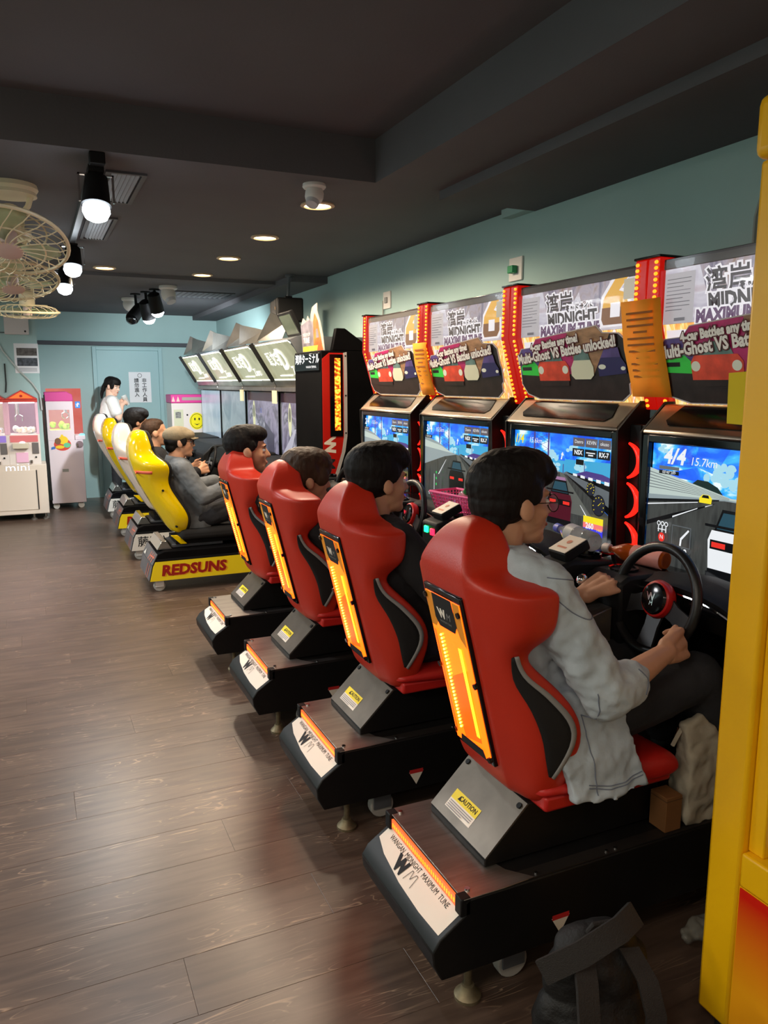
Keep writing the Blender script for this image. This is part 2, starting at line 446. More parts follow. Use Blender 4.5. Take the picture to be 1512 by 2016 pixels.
# far wall: dark ledge strip and the painted door with its frame
struct('trim_1', B().box(0.10, 2.0, FARY - 0.05, FARY, 1.985, 2.035), mat('dark_grey_trim', (70, 72, 78), 0.6), bevel=0.004)
d = B().box(0.80, 1.58, FARY - 0.02, FARY, 0.01, 1.93).build('door_1', TEALD, None, bevel=0.004); d['kind'] = 'structure'
fr = B().box(0.75, 0.80, FARY - 0.035, FARY, 0, 1.97).box(1.58, 1.63, FARY - 0.035, FARY, 0, 1.97).box(0.80, 1.58, FARY - 0.035, FARY, 1.93, 1.97)
fr.build('door_frame', TEALD, d, bevel=0.003)
# notice on the door
nt_ = thing('notice_sheet', 'white notice with black brush lettering taped to the teal door', 'notice', (1.33, FARY - 0.021, 1.45))
B().box(-0.14, 0.14, -0.002, 0, -0.20, 0.20).build('paper', PAPER, nt_, flat=True)
a = Art((0, -0.002, 0), (1, 0, 0), (0, 0, 1))
a.disc(0, 0.155, 0.028, 0.028, INK); a.disc(0, 0.155, 0.023, 0.023, PAPER)
for i, ch in enumerate('非工作人員'): a.text(ch, 0.055, 0.085 - i * 0.062, 0.062, INK, bold=0.001)
for i, ch in enumerate('請勿進入'): a.text(ch, -0.045, 0.085 - i * 0.062, 0.062, INK, bold=0.001)
a.build('lettering', nt_)
# photo notice on the pillar wall
nt_ = thing('photo_notice', 'white sheet with two printed photographs pinned to the pillar wall', 'notice', (-0.02, 9.739, 1.78))
B().box(-0.125, 0.125, -0.003, 0, -0.165, 0.165).build('paper', PAPER, nt_, flat=True)
a = Art((0, -0.003, 0), (1, 0, 0), (0, 0, 1))
a.rect(-0.10, 0.11, 0.03, 0.115, mat('photo_print_a', (92, 86, 82), 0.5, var=0.6, vscale=22)); a.rect(-0.10, 0.11, -0.085, 0.005, mat('photo_print_b', (70, 76, 84), 0.5, var=0.7, vscale=26))
for i in range(3): a.rect(-0.09, 0.10, -0.115 - i * 0.014, -0.109 - i * 0.014, mat('grey_print', (150, 150, 155), 0.8))
a.build('printed_photos', nt_)
# white junction box and cables on the pillar wall
jb = thing('junction_box', 'white square box mounted high on the pillar wall', 'junction box', (-0.10, 9.74, 2.15))
B().box(-0.125, 0.125, -0.06, 0, -0.11, 0.11).build('box_cover', mat('white_box', (214, 204, 200), 0.5), jb, bevel=0.008)
B().cyl((0.085, -0.06, -0.075), (0.085, -0.064, -0.075), 0.011, n=12).build('indicator', INK, jb)
cb = thing('wall_cable', 'pale loose cable running diagonally down the pillar wall', 'cable', (0, 9.735, 0))
B().tube([(-0.42, -0.01, 2.30), (-0.36, -0.012, 2.16), (-0.33, -0.01, 2.02), (-0.26, -0.01, 1.86), (-0.12, -0.01, 1.66), (0.02, -0.01, 1.50), (0.09, -0.012, 1.38), (0.10, -0.012, 1.2)], 0.009, 6).build('sheath', mat('pale_cable', (190, 196, 192), 0.6), cb)
B().tube([(-0.45, -0.012, 2.02), (-0.38, -0.02, 2.10), (-0.30, -0.012, 2.04), (-0.28, -0.012, 2.06), (-0.18, -0.012, 2.06)], 0.006, 6).build('cable_loop', mat('grey_cable', (92, 100, 100), 0.6), cb)
cb = thing('power_lead', 'thin black lead hanging behind the small twin claw machine', 'cable', (0, 9.735, 0))
B().tube([(-0.25, -0.01, 1.72), (-0.25, -0.01, 1.5), (-0.26, -0.012, 1.40)], 0.007, 6).build('sheath', RUBBER, cb)
cb = thing('power_lead', 'black lead curving down between pillar and pink claw machine', 'cable', (0.13, 9.73, 0))
B().tube([(0.0, -0.02, 1.37), (0.0, -0.03, 1.0), (0.005, -0.03, 0.6), (0.01, -0.03, 0.15)], 0.008, 6).build('sheath', RUBBER, cb)
# wall sockets high on the right wall
for (y, z, lab, grn) in ((3.548, 2.095, 'white wall socket with a green plug high on the right wall', True), (5.18, 2.09, 'plain white wall socket above the leftmost red cabinet', False)):
    s_ = thing('wall_socket', lab, 'socket', (WALLX, y, z))
    B().box(-0.012, 0, -0.06, 0.06, -0.06, 0.06).build('cover_plate', WHITEP, s_, bevel=0.003)
    if grn: B().box(-0.045, -0.012, -0.022, 0.028, -0.022, 0.016).build('plug', mat('green_plug', (40, 150, 96), 0.4), s_, bevel=0.004)
    else: B().box(-0.022, -0.012, -0.02, 0.02, -0.02, 0.02).build('outlet', mat('grey_socket', (150, 150, 148), 0.5), s_, bevel=0.003)
cb = thing('wall_lead', 'thin grey lead dropping from the plain wall socket', 'cable', (WALLX - 0.012, 5.24, 0))
B().tube([(0, 0, 2.09), (0, 0.0, 1.9), (0, 0.0, 1.6)], 0.006, 6).build('sheath', mat('grey_cable2', (150, 156, 150), 0.6), cb)
cb = thing('wall_lead', 'pale looped lead on the wall beside the yellow claw machine', 'cable', (WALLX - 0.012, 0, 0))
B().tube([(0, 1.98, 2.16), (0, 2.03, 2.15), (0, 2.05, 2.08), (0, 2.05, 1.98), (0, 2.04, 1.7)], 0.007, 6).build('sheath', mat('grey_cable2', (150, 156, 150), 0.6), cb)

# ------------------------------------------------------------------ ceiling fixtures
bulbW = glow('spot_bulb_cool', (235, 246, 255), 22)
bulbD = glow('downlight_disc_warm', (255, 226, 176), 9)
trimW = mat('warm_white_trim', (222, 196, 164), 0.5)
WHERE = ['next to the dome camera', 'second from the dome camera', 'third from the dome camera', 'farthest of the row of four', 'alone on the aisle side']
for (x, y), wh in zip(DOWN, WHERE):
    t = thing('downlight', 'round warm recessed downlight in the charcoal ceiling, ' + wh, 'downlight', (x, y, CEIL), group='recessed downlights')
    B().lathe([(0.085, 0.0), (0.088, -0.008), (0.07, -0.012), (0.066, -0.004)], n=28).build('trim_ring', trimW, t)
    B().lathe([(0.0, -0.0055), (0.067, -0.0055), (0.067, -0.002), (0.0, -0.002)], n=28).build('lit_lens', bulbD, t)
panW = glow('fill_panel_diffuser', (255, 244, 228), 3.0)  # diffuser of the added, unseen fill panels
PLAB = ['over the aisle beside the photographer', 'behind the photographer', 'in the left near corner', 'in the left rear corner', 'behind the yellow claw machine', 'left of the raised ceiling']
for (x, y), wh in zip(FILL_PANELS, PLAB):
    t = thing('added_fill_panel', 'added square white ceiling fill panel ' + wh, 'ceiling light', (x, y, TRAY), group='added fill panels')
    B().box(-0.32, 0.32, -0.32, 0.32, -0.022, 0).build('frame', WHITEP, t, bevel=0.003)
    B().box(-0.29, 0.29, -0.29, 0.29, -0.026, -0.0225).build('diffuser', panW, t, flat=True)
for (x, y), wh in zip(FILL_PANELS2, ('near', 'middle', 'far')):
    t = thing('added_fill_panel', 'added square white ceiling fill panel left of the fans, ' + wh + ' one', 'ceiling light', (x, y, CEIL), group='added fill panels')
    B().box(-0.32, 0.32, -0.32, 0.32, -0.022, 0).build('frame', WHITEP, t, bevel=0.003)
    B().box(-0.29, 0.29, -0.29, 0.29, -0.026, -0.0225).build('diffuser', panW, t, flat=True)
# lighting track with three spots
tr = thing('lighting_track', 'black lighting track along the ceiling left of the downlights', 'lighting track', (0.30, 0, CEIL))
B().box(-0.018, 0.018, 3.40, 6.9, -0.03, 0).build('rail', GREYM, tr, bevel=0.003)
B().box(-0.03, 0.03, 3.39, 3.44, -0.045, 0).build('feed_box', MATTEB, tr, bevel=0.004)
TLAB = ['nearest and brightest', 'middle', 'farthest']
for (p, t_), wl in zip(SPOTS, TLAB):
    t = thing('track_spotlight', 'black track spotlight with glowing white bulb, ' + wl + ' of the three on the left', 'spotlight', (p[0], p[1], p[2]), group='track spotlights')
    M = rotm('X', -14) @ rotm('Y', 4)
    B().box(-0.03, 0.03, -0.05, 0.05, 0.06, CEIL - 0.0305 - p[2]).build('stem', MATTEB, t)
    B().lathe([(0.03, 0.06), (0.045, 0.05), (0.05, 0.0), (0.056, -0.06), (0.06, -0.07), (0.055, -0.07)], n=24, M=M).build('housing', MATTEB, t)
    B().lathe([(0.03, -0.05), (0.052, -0.075), (0.055, -0.095), (0.044, -0.12), (0.02, -0.134), (0.0, -0.137)], n=24, M=M).build('bulb', bulbW, t)
    B().box(-0.07, -0.062, -0.01, 0.01, -0.05, 0.058).box(0.062, 0.07, -0.01, 0.01, -0.05, 0.058).box(-0.07, 0.07, -0.01, 0.01, 0.0525, 0.0595).build('yoke', CHROME, t)
FL = ['right and brightest of the far cluster', 'middle one of the far cluster, seen edge on', 'dark one turned away in the far cluster']
for i, ((p, a_), wl) in enumerate(zip(FSPOTS, FL)):
    t = thing('track_spotlight', 'small black ceiling spotlight, ' + wl, 'spotlight', p, group='far spotlights')
    M = rotm('X', 25 if i < 2 else -30) @ rotm('Y', -14 if i < 2 else 35)
    B().cyl((0, 0, 0.05), (0, 0.03, CEIL - p[2]), 0.014, n=10).cyl((0, 0.03, CEIL - p[2] - 0.015), (0, 0.03, CEIL - p[2]), 0.05, n=18).build('stem', MATTEB, t)
    B().lathe([(0.03, 0.10), (0.058, 0.08), (0.062, 0.0), (0.066, -0.09), (0.06, -0.09)], n=22, M=M).build('housing', MATTEB, t)
    B().lathe([(0.03, -0.07), (0.058, -0.095), (0.058, -0.11), (0.04, -0.135), (0.0, -0.147)], n=22, M=M).build('bulb', bulbW if i < 2 else GLOSSB, t)
# dome cameras
def dome_cam(x, y, z, s, label, yaw):
    t = thing('dome_camera', label, 'camera', (x, y, z))
    B().lathe([(0.055 * s, 0), (0.057 * s, -0.014 * s), (0.05 * s, -0.022 * s)], n=26).build('mount', WHITEP, t)
    M = rotm('Z', yaw) @ rotm('Y', 28)
    B().ell((0, 0, -0.05 * s), (0.046 * s, 0.046 * s, 0.052 * s), M).build('eyeball', WHITEP, t)
    B().cyl(Vector((0, 0, -0.05 * s)) + M @ Vector((0, 0, -0.035 * s)), Vector((0, 0, -0.05 * s)) + M @ Vector((0, 0, -0.056 * s)), 0.034 * s, 0.03 * s, n=20).build('lens_ring', mat('pale_grey', (200, 200, 205), 0.4), t)
dome_cam(1.245, 3.52, CEIL, 0.95, 'white dome security camera beside the nearest downlight', 40)
dome_cam(1.235, 7.62, CEIL, 1.5, 'white dome security camera by the far ceiling vent', 120)
dome_cam(1.02, 8.85, CEIL, 1.4, 'small white dome camera left of the far spotlights', 200)
# air vents
def vent(x, y, lx, ly, n, label, along):
    t = thing('air_vent', label, 'vent', (x, y, CEIL))
    B().box(-lx, lx, -ly, -ly + 0.02, -0.01, 0).box(-lx, lx, ly - 0.02, ly, -0.01, 0).box(-lx, -lx + 0.02, -ly + 0.02, ly - 0.02, -0.01, 0).box(lx - 0.02, lx, -ly + 0.02, ly - 0.02, -0.01, 0).build('frame', mat('vent_grey', (84, 86, 90), 0.6), t)
    for i in range(n):
        u = -1 + 2 * (i + 0.5) / n
        if along == 'x': b = B().prism([(u * (ly - 0.03) - 0.012, -0.001), (u * (ly - 0.03) + 0.008, -0.011), (u * (ly - 0.03) + 0.011, -0.009), (u * (ly - 0.03) - 0.008, -0.001)], 'x', -lx + 0.02, lx - 0.02)
        else: b = B().prism([(u * (lx - 0.03) - 0.012, -0.001), (u * (lx - 0.03) + 0.008, -0.011), (u * (lx - 0.03) + 0.011, -0.009), (u * (lx - 0.03) - 0.008, -0.001)], 'y', -ly + 0.02, ly - 0.02)
        b.build('slat', mat('vent_slat', (110, 112, 116), 0.5), t, flat=True)
vent(0.44, 3.95, 0.085, 0.3, 6, 'slatted ceiling vent right of the nearest track spotlight', 'y')
vent(0.42, 5.0, 0.08, 0.35, 6, 'slatted ceiling vent behind the middle track spotlight', 'y')
vent(1.65, 8.2, 0.30, 0.26, 10, 'wide slatted ceiling vent near the far corner', 'y')
# hanging loudspeaker
sp = thing('hanging_speaker', 'black loudspeaker hung from the ceiling above the lit canopies', 'speaker', (2.02, 6.42, 2.095), R(-8))
B().cyl((0, 0, 0.10), (0.02, 0, 0.304), 0.012, n=10).cyl((0.02, 0, 0.288), (0.02, 0, 0.304), 0.04, n=16).build('hanger_pole', GREYM, sp)
B().box(-0.03, 0.03, -0.06, 0.06, 0.095, 0.125).build('hanger_bracket', MATTEB, sp, bevel=0.003)
B().prism([(-0.12, -0.10), (-0.07, -0.115), (0.10, -0.09), (0.10, 0.10), (-0.12, 0.10)], 'y', -0.19, 0.19).build('cabinet', MATTEB, sp, bevel=0.015)
B().box(-0.126, -0.119, -0.165, 0.165, -0.085, 0.085).build('grille', mat('speaker_grille', (30, 30, 31), 0.8, bump=0.4, bscale=500), sp, bevel=0.003)
B().box(-0.1285, -0.1262, -0.14, -0.115, 0.005, 0.03).build('badge', mat('brass_badge', (190, 150, 100), 0.3, 0.8), sp)

# ------------------------------------------------------------------ orbit fans
FANC = mat('fan_cream_enamel', (228, 214, 178), 0.4)
BLADE = mat('fan_green_blade', (196, 214, 170), 0.25, alpha=0.55)
PINKC = mat('fan_pink_cap', (214, 190, 184), 0.5)
def orbit_fan(x, y, rad, drop, tiltM, label, dx=0.0, dy=0.0):
    t = thing('orbit_fan', label, 'fan', (x, y, CEIL), group='orbit fans')
    B().lathe([(0.0, 0), (0.12, 0), (0.125, -0.02), (0.115, -0.035), (0.118, -0.05), (0.0, -0.05)], n=30).build('ceiling_plate', FANC, t)
    cpos = Vector((dx, dy, -drop))
    M = tiltM
    up = M @ Vector((0, 0, 1))
    q = cpos + up * 0.14
    for sg in (1, -1): B().tube([(sg * 0.09, 0, -0.045), (sg * 0.075, 0.0, -0.09), q + Vector((sg * 0.05, 0, 0.03)), q + Vector((sg * 0.045, 0, -0.02))], 0.013, 8).build('bracket_arm', FANC, t)
    B().lathe([(0.0, 0.2), (0.05, 0.195), (0.062, 0.17), (0.062, 0.09), (0.04, 0.07), (0.0, 0.07)], cpos, 24, M).build('motor_housing', FANC, t)
    g = B()
    def ring(r_, z_, w_):
        g.tube([cpos + M @ Vector((r_ * math.cos(2 * math.pi * i / 40), r_ * math.sin(2 * math.pi * i / 40), z_)) for i in range(40)], w_, 6, True)
    ring(rad, 0.03, 0.009); ring(rad * 0.62, -0.012, 0.004); ring(rad * 0.62, 0.085, 0.004)
    for i in range(22):
        a0 = 2 * math.pi * i / 22
        for sgn in (1, -1):
            pts = []
            for k in range(7):
                f_ = k / 6; r_ = 0.055 + (rad - 0.055) * f_; a_ = a0 + 0.55 * f_
                z_ = 0.03 + sgn * 0.055 * math.sqrt(max(0, 1 - f_ ** 2.6)) 
                pts.append(cpos + M @ Vector((r_ * math.cos(a_), r_ * math.sin(a_), z_)))
            g.tube(pts, 0.0028, 4)
    stuff(g.build('wire_guard', FANC, t))
    B().lathe([(0.0, -0.03), (0.05, -0.03), (0.065, -0.024), (0.065, -0.018), (0.0, -0.018)], cpos, 26, M).build('centre_cap', PINKC, t)
    B().cyl(cpos + M @ Vector((0, 0, 0.0)), cpos + M @ Vector((0, 0, 0.07)), 0.035, n=18).build('hub', PINKC, t)
    for k in range(3):
        a0 = 2 * math.pi * k / 3 + 0.4; secs = []
        for f_ in (0.0, 0.35, 0.7, 0.93, 1.0):
            r_ = 0.03 + (rad - 0.06) * f_; wd = [0.25, 0.62, 0.62, 0.5, 0.3][[0.0, 0.35, 0.7, 0.93, 1.0].index(f_)]
            row = []
            for (da, dz) in ((-wd, 0.012), (-wd * 0.3, 0.032), (wd * 0.4, 0.048), (wd, 0.055)):
                row.append(cpos + M @ Vector((r_ * math.cos(a0 + da), r_ * math.sin(a0 + da), dz)))
            secs.append(row)
        ob = B().loft(secs, closed=False).build('blade', BLADE, t, fix=False)
        md = ob.modifiers.new('solid', 'SOLIDIFY'); md.thickness = 0.002
    return t
orbit_fan(-0.03, 4.10, 0.255, 0.285, rotm('X', -25) @ rotm('Y', 6), 'cream orbit ceiling fan nearest the camera, tilted toward the aisle', -0.02, -0.06)
orbit_fan(-0.055, 5.30, 0.26, 0.325, rotm('X', -18) @ rotm('Y', -4), 'cream orbit ceiling fan, middle one of three on the left', 0.0, -0.04)
orbit_fan(-0.01, 7.35, 0.25, 0.33, rotm('X', 6) @ rotm('Y', 0), 'cream orbit ceiling fan farthest back, turned nearly level', 0.03, 0.0)
# ------------------------------------------------------------------ red seat racing machines (seats face the right wall)
YC = [1.64, 2.45, 3.26, 4.07]           # centre lines, nearest first
AMBER = glow('amber_panel_glow', (255, 82, 8), 4.2)
AMBERD = glow('amber_panel_deep', (255, 66, 6), 3.0)
LEDY = glow('led_yellow', (255, 206, 60), 12)
LEDO = glow('led_orange', (255, 120, 20), 3.4)
BARY = glow('led_bar_yellow', (255, 160, 24), 5)
STRIPG = glow('strip_light_peach', (255, 116, 58), 1.05)
REDG = glow('red_crescent_glow', (255, 24, 14), 3.0)
REDP = glow('red_pillar_glow', (226, 22, 12), 0.55)
WBAR = glow('white_lamp_bar', (255, 250, 240), 3.0)
YSTICK = mat('yellow_sticker', (238, 214, 20), 0.5)
WSTICK = mat('white_sticker', (236, 226, 210), 0.4)
GREYS = mat('grey_stripe', (136, 134, 132), 0.6)
BFAB = mat('black_seat_fabric', (20, 18, 18), 0.85, bump=0.2, bscale=400)
ORANGEP = mat('orange_corner', (240, 150, 30), 0.4)
from mathutils.bvhtree import BVHTree

def side_curve(secs):
    """seat shell from horizontal sections: z, rear x, rear half width, front x, half width, inner x, inner half width"""
    out = []
    for z, xr, wr, xf, wm, xi, wi in secs:
        xm = xr + (xf - xr) * 0.42
        g = min(0.012, wr * 0.3)
        h = [(xr, wr - g), (xr + 0.0015, wr), (xr + 0.010, wr + (wm - wr) * 0.12 + 0.004), (xr + (xm - xr) * 0.5, wr + (wm - wr) * 0.66), (xm, wm * 0.985), (xf - 0.018, wm), (xf - 0.004, wm - 0.004), (xf, wm - 0.018), (xf - 0.006, wm - 0.036), (xi + (xf - xi) * 0.35, max(wi + 0.01, wm - 0.055)), (xi, wi)]
        loop = [(xr - 0.002, 0, z)] + [(x, y, z) for x, y in h] + [(xi, 0, z)] + [(x, -y, z) for x, y in reversed(h)]
        out.append(loop)
    return out
RSEC = [(.452, 1.072, .09, 1.115, .155, 1.11, .09), (.470, 1.046, .112, 1.135, .190, 1.125, .115), (.505, 1.030, .114, 1.148, .208, 1.12, .125), (.56, 1.014, .115, 1.165, .222, 1.11, .135), (.65, .992, .115, 1.19, .232, 1.08, .14), (.73, .972, .113, 1.155, .222, 1.06, .14),
        (.80, .955, .110, 1.085, .200, 1.04, .135), (.845, .944, .108, 1.035, .188, 1.02, .13), (.882, .935, .108, 1.042, .203, 1.015, .13), (.918, .925, .109, 1.078, .243, 1.01, .135), (.97, .912, .110, 1.084, .248, 1.00, .135),
        (1.010, .902, .110, 1.084, .249, 1.00, .13), (1.020, .900, .110, 1.083, .246, 1.00, .13), (1.027, .899, .110, 1.078, .226, 1.00, .125), (1.038, .897, .110, 1.066, .180, 1.00, .12), (1.050, .896, .109, 1.054, .132, 1.00, .11), (1.062, .897, .106, 1.048, .114, 1.01, .09), (1.095, .908, .090, 1.046, .100, 1.025, .075),
        (1.125, .924, .072, 1.043, .083, 1.03, .058), (1.150, .944, .052, 1.038, .063, 1.03, .042), (1.166, .966, .032, 1.030, .042, 1.024, .028), (1.173, .988, .014, 1.016, .02, 1.014, .012)]
def patch_on(ob, fn, nu, nv, off, mats, name, parent, thick=0.004):
    """a thin piece that follows the side of another surface (near, -Y side)"""
    dg = bpy.context.evaluated_depsgraph_get(); ev = ob.evaluated_get(dg); me = ev.to_mesh()
    bv = BVHTree.FromPolygons([v.co.copy() for v in me.vertices], [tuple(p.vertices) for p in me.polygons]); ev.to_mesh_clear()
    rows = []
    for i in range(nu):
        row = []
        for j in range(nv):
            x, z = fn(i / (nu - 1), j / (nv - 1))
            h = bv.ray_cast(Vector((x, -1, z)), Vector((0, 1, 0)))
            y = h[0].y if h[0] is not None else -0.2
            row.append((x, y - off, z))
        rows.append(row)
    o = B().loft(rows, closed=False).build(name, mats, parent, fix=False)
    md = o.modifiers.new('solid', 'SOLIDIFY'); md.thickness = thick; md.offset = 0
    return o
def interp(pts, t):
    n = len(pts) - 1; i = min(int(t * n), n - 1); f = t * n - i
    p0 = pts[max(i - 1, 0)]; p1 = pts[i]; p2 = pts[i + 1]; p3 = pts[min(i + 2, n)]
    return tuple(0.5 * (2 * b + (c - a) * f + (2 * a - 5 * b + 4 * c - d) * f * f + (3 * b - a - 3 * c + d) * f ** 3) for a, b, c, d in zip(p0, p1, p2, p3))

def red_machine():
    t = thing('racing_arcade_machine', '', 'arcade machine', (0, YC[0], 0), group='red seat racing machines')
    # --- base rail
    prof = [(.862, .297), (.850, .290), (.850, .258), (.783, .214), (.764, .185), (.768, .150), (.790, .105), (1.9, .105), (1.9, .297)]
    base = B().prism(prof, 'y', -.23, .20).build('base_box', BASEB, t, bevel=0.004)
    B().prism([(.846, -.23), (.955, -.23), (1.05, -.225), (1.0, -.17), (.99, -.14), (.99, .20), (.846, .20)], 'z', .2975, .301).build('steel_top_plate', STEEL, base, bevel=0.001)
    B().box(.985, 1.86, -.226, -.19, .2975, .3005).build('side_tread', mat('dark_tread', (34, 30, 28), 0.45, var=.2), base)
    for y in (-.2, .17):
        B().cyl((.872, y, .301), (.872, y, .306), .0065, n=10).build('bolt', CHROME, base)
        B().box(.838, .866, y - .03 if y < 0 else y, y if y < 0 else y + .03, .256, .302).build('end_block', MATTEB, base, bevel=.003)
    for x in (1.06, 1.28, 1.31):
        B().cyl((x, -.215, .3), (x, -.215, .304), .005, n=10).build('bolt', CHROME, base)
    st = B().box(.8435, .8495, -.198, .168, .262, .289).build('strip_light', STRIPG, base)
    ld = B()
    for i in range(31): ld.box(.8425, .8437, -.19 + i * .0115, -.19 + i * .0115 + .006, .270, .281)
    stuff(ld.build('led_row', LEDO, base))
    # white name plate on the sloped rear
    o0 = Vector((.8165, 0, .236)); v = Vector((.067, 0, .044)).normalized()
    a = Art(o0, (0, -1, 0), v, eps=.0006)
    k = 15; pts = [(-.205 + .41 * i / k, .036) for i in range(k + 1)]
    a.poly([(-.185, .037), (.215, .037), (.215, -.036), (.12, -.040), (.0, -.036), (-.12, -.022), (-.185, -.004)][::-1], WSTICK)
    a.text('WANGAN  MIDNIGHT  MAXIMUM  TUNE', .012, .0225, .0215, INK, sx=.82)
    a.text('W', -.035, -.007, .050, INK, bold=.004, shear=-.25, sx=1.0)
    for pts in ([(.0, -.022), (.006, .010), (.012, .010), (.020, -.010), (.028, .010), (.036, .010), (.042, -.024)],):
        for (x0, z0), (x1, z1) in zip(pts[:-1], pts[1:]):
            d_ = Vector((x1 - x0, z1 - z0)).normalized() * .0008; q = (-d_.y, d_.x)
            a.poly([(x0 - q[0], z0 - q[1]), (x1 - q[0], z1 - q[1]), (x1 + q[0], z1 + q[1]), (x0 + q[0], z0 + q[1])], INK, lift=False)
    a.build('name_plate', base)
    # feet and casters
    for y in (-.19, .19):
        f = B().lathe([(.034, 0), (.034, .008), (.020, .022), (.016, .034), (.010, .036), (.010, .11)], (.885, y, 0), 18).build('levelling_foot', mat('worn_zinc', (120, 108, 84), .5, .6, var=.25, vscale=40), base)
        c_ = Vector((1.02, y * .9, .046))
        B().cyl(c_ - Vector((0, .016, 0)), c_ + Vector((0, .016, 0)), .044, n=22).build('caster_wheel', mat('caster_nylon', (170, 166, 160), .5), base, bevel=.004)
        B().box(.985, 1.05, y * .9 - .024, y * .9 - .018, .04, .108).box(.985, 1.05, y * .9 + .018, y * .9 + .024, .04, .108).box(.985, 1.05, y * .9 - .024, y * .9 + .024, .1, .108).build('caster_fork', GREYM, base)
    # warning triangle on the near side
    a = Art((1.13, -.23, .155), (1, 0, 0), (0, 0, 1))
    a.poly([(-.028, .016), (0, -.032), (.028, .016)], WSTICK); a.rect(-.026, .026, .010, .024, mat('red_sticker', (190, 40, 40), .5))
    a.build('warning_triangle', base)
    # --- pedestal
    ped = B().prism([(.955, .301), (.955, .322), (1.082, .446), (1.50, .446), (1.55, .301)], 'y', -.145, .145).build('pedestal', BASEB, t, bevel=.004)
    n_ = Vector((-.124, 0, .127)).normalized(); d_ = Vector((.127, 0, .124)).normalized()
    p0 = Vector((.957, 0, .324)) + n_ * .002
    vv = [p0 + Vector((0, y, 0)) + d_ * s for s, y in ((0.0, -.145), (0.0, .145), (.172, .145), (.172, -.145))]
    B().add(vv + [q - n_ * .004 for q in vv], [(0, 1, 2, 3), (7, 6, 5, 4), (0, 4, 5, 1), (1, 5, 6, 2), (2, 6, 7, 3), (3, 7, 4, 0)]).build('slant_cover', mat('grey_cover_metal', (98, 90, 80), .36, .6, var=.25, vscale=9), ped)
    for y in (-.128, .128):
        c_ = p0 + Vector((0, y, 0)) + d_ * .155; B().cyl(c_, c_ + n_ * .004, .008, n=10).build('screw', MATTEB, ped)
    a = Art(p0 + d_ * .052 + Vector((0, .030, 0)), (0, -1, 0), d_, eps=.0005)
    a.rect(-.064, .064, -.028, .028, WSTICK); a.rect(-.064, .064, 0.0, .028, YSTICK)
    a.text('CAUTION', .012, .014, .019, INK, bold=.0004); a.poly([(-.036, .007), (-.022, .007), (-.029, .021)], INK)
    gp = mat('grey_print', (150, 150, 155), .8)
    for i in range(4): a.rect(-.057, .057 if i < 3 else .02, -.007 - i * .006, -.0045 - i * .006, gp)
    a.build('caution_sticker', ped)
    # --- seat
    seat = B().loft(side_curve(RSEC)).build('seat_back', SEATRED, t, sub=2, angle=180)
    cush = []
    for x, zt, zb, w_, bo in ((1.06, .515, .485, .20, 0), (1.09, .530, .482, .215, 0), (1.2, .528, .478, .22, 0), (1.35, .530, .465, .222, 0), (1.46, .535, .455, .224, 0), (1.51, .525, .462, .222, 0), (1.528, .505, .475, .21, 0)):
        cush.append([(x, -w_ + .02, zb), (x, -w_, zb + .012), (x, -w_, zt - .018), (x, -w_ + .025, zt), (x, -.1, zt - .008), (x, .1, zt - .008), (x, w_ - .025, zt), (x, w_, zt - .018), (x, w_, zb + .012), (x, w_ - .02, zb)])
    B().loft(cush).build('seat_cushion', SEATRED2, t, sub=2, angle=180)
    B().prism([(1.09, .4465), (1.09, .488), (1.5, .475), (1.5, .4465)], 'y', -.205, .205).build('cushion_tray', SEATRED2, t, bevel=.008)
    # side inserts: black teardrop with a grey edge stripe
    Lf = [(.985, .862), (.998, .80), (1.035, .73), (1.062, .66), (1.078, .59), (1.088, .552)]
    Rt = [(.990, .866), (1.018, .81), (1.075, .755), (1.128, .69), (1.135, .635), (1.094, .550)]
    patch_on(seat, lambda u, q: tuple(a_ + (b_ - a_) * q for a_, b_ in zip(interp(Lf, u), interp(Rt, u))), 18, 6, .0035, BFAB, 'side_insert', seat)
    R2 = [(1.000, .868), (1.028, .815), (1.087, .762), (1.143, .695), (1.149, .632), (1.102, .543)]
    patch_on(seat, lambda u, q: tuple(a_ + (b_ - a_) * q for a_, b_ in zip(interp(Rt, u), interp(R2, u))), 22, 3, .0055, GREYS, 'edge_stripe', seat)
    # lit panel in the seat's back
    v = Vector((-.2395, 0, .971)).normalized(); c_ = Vector((.9585, 0, .762)); u = Vector((0, -1, 0)); n_ = u.cross(v)
    def pl(name, a0, a1, b0, b1, h0, h1, m, par, bev=0.0):
        q = [c_ + u * a_ + v * b_ + n_ * h_ for h_ in (h0, h1) for a_, b_ in ((a0, b0), (a1, b0), (a1, b1), (a0, b1))]
        return B().add(q, [(3, 2, 1, 0), (4, 5, 6, 7), (0, 1, 5, 4), (1, 2, 6, 5), (2, 3, 7, 6), (3, 0, 4, 7)]).build(name, m, par, bevel=bev)
    pl('panel_frame', -.095, .095, -.235, .237, -.02, .004, GLOSSB, seat, .004)
    pl('lit_panel', -.087, .087, -.222, .218, .003, .006, AMBER, seat)
    a = Art(c_ + n_ * .0062, u, v, eps=.0003)
    a.poly([(-.087, .218), (-.052, .218), (-.044, .14), (-.062, .12), (-.087, .12)], ORANGEP); a.poly([(.052, .218), (.087, .218), (.087, .10), (.062, .12), (.05, .15)], ORANGEP)
    a.poly([(-.058, -.03), (.058, .03), (.058, -.18), (-.03, -.2)], AMBERD)
    a.poly([(-.05, .22), (.05, .22), (.055, .15), (.04, .128), (-.04, .128), (-.055, .15)], INK)
    a.text('W', -.012, .168, .034, WSTICK, bold=.002, shear=-.2); a.text('M', .018, .166, .028, GREYS, shear=.2)
    a.text('MAXIMUM TUNE', 0, .147, .008, GREYS)
    a.rect(.040, .056, -.165, .09, BARY); a.rect(-.076, -.066, -.19, .11, AMBERD)
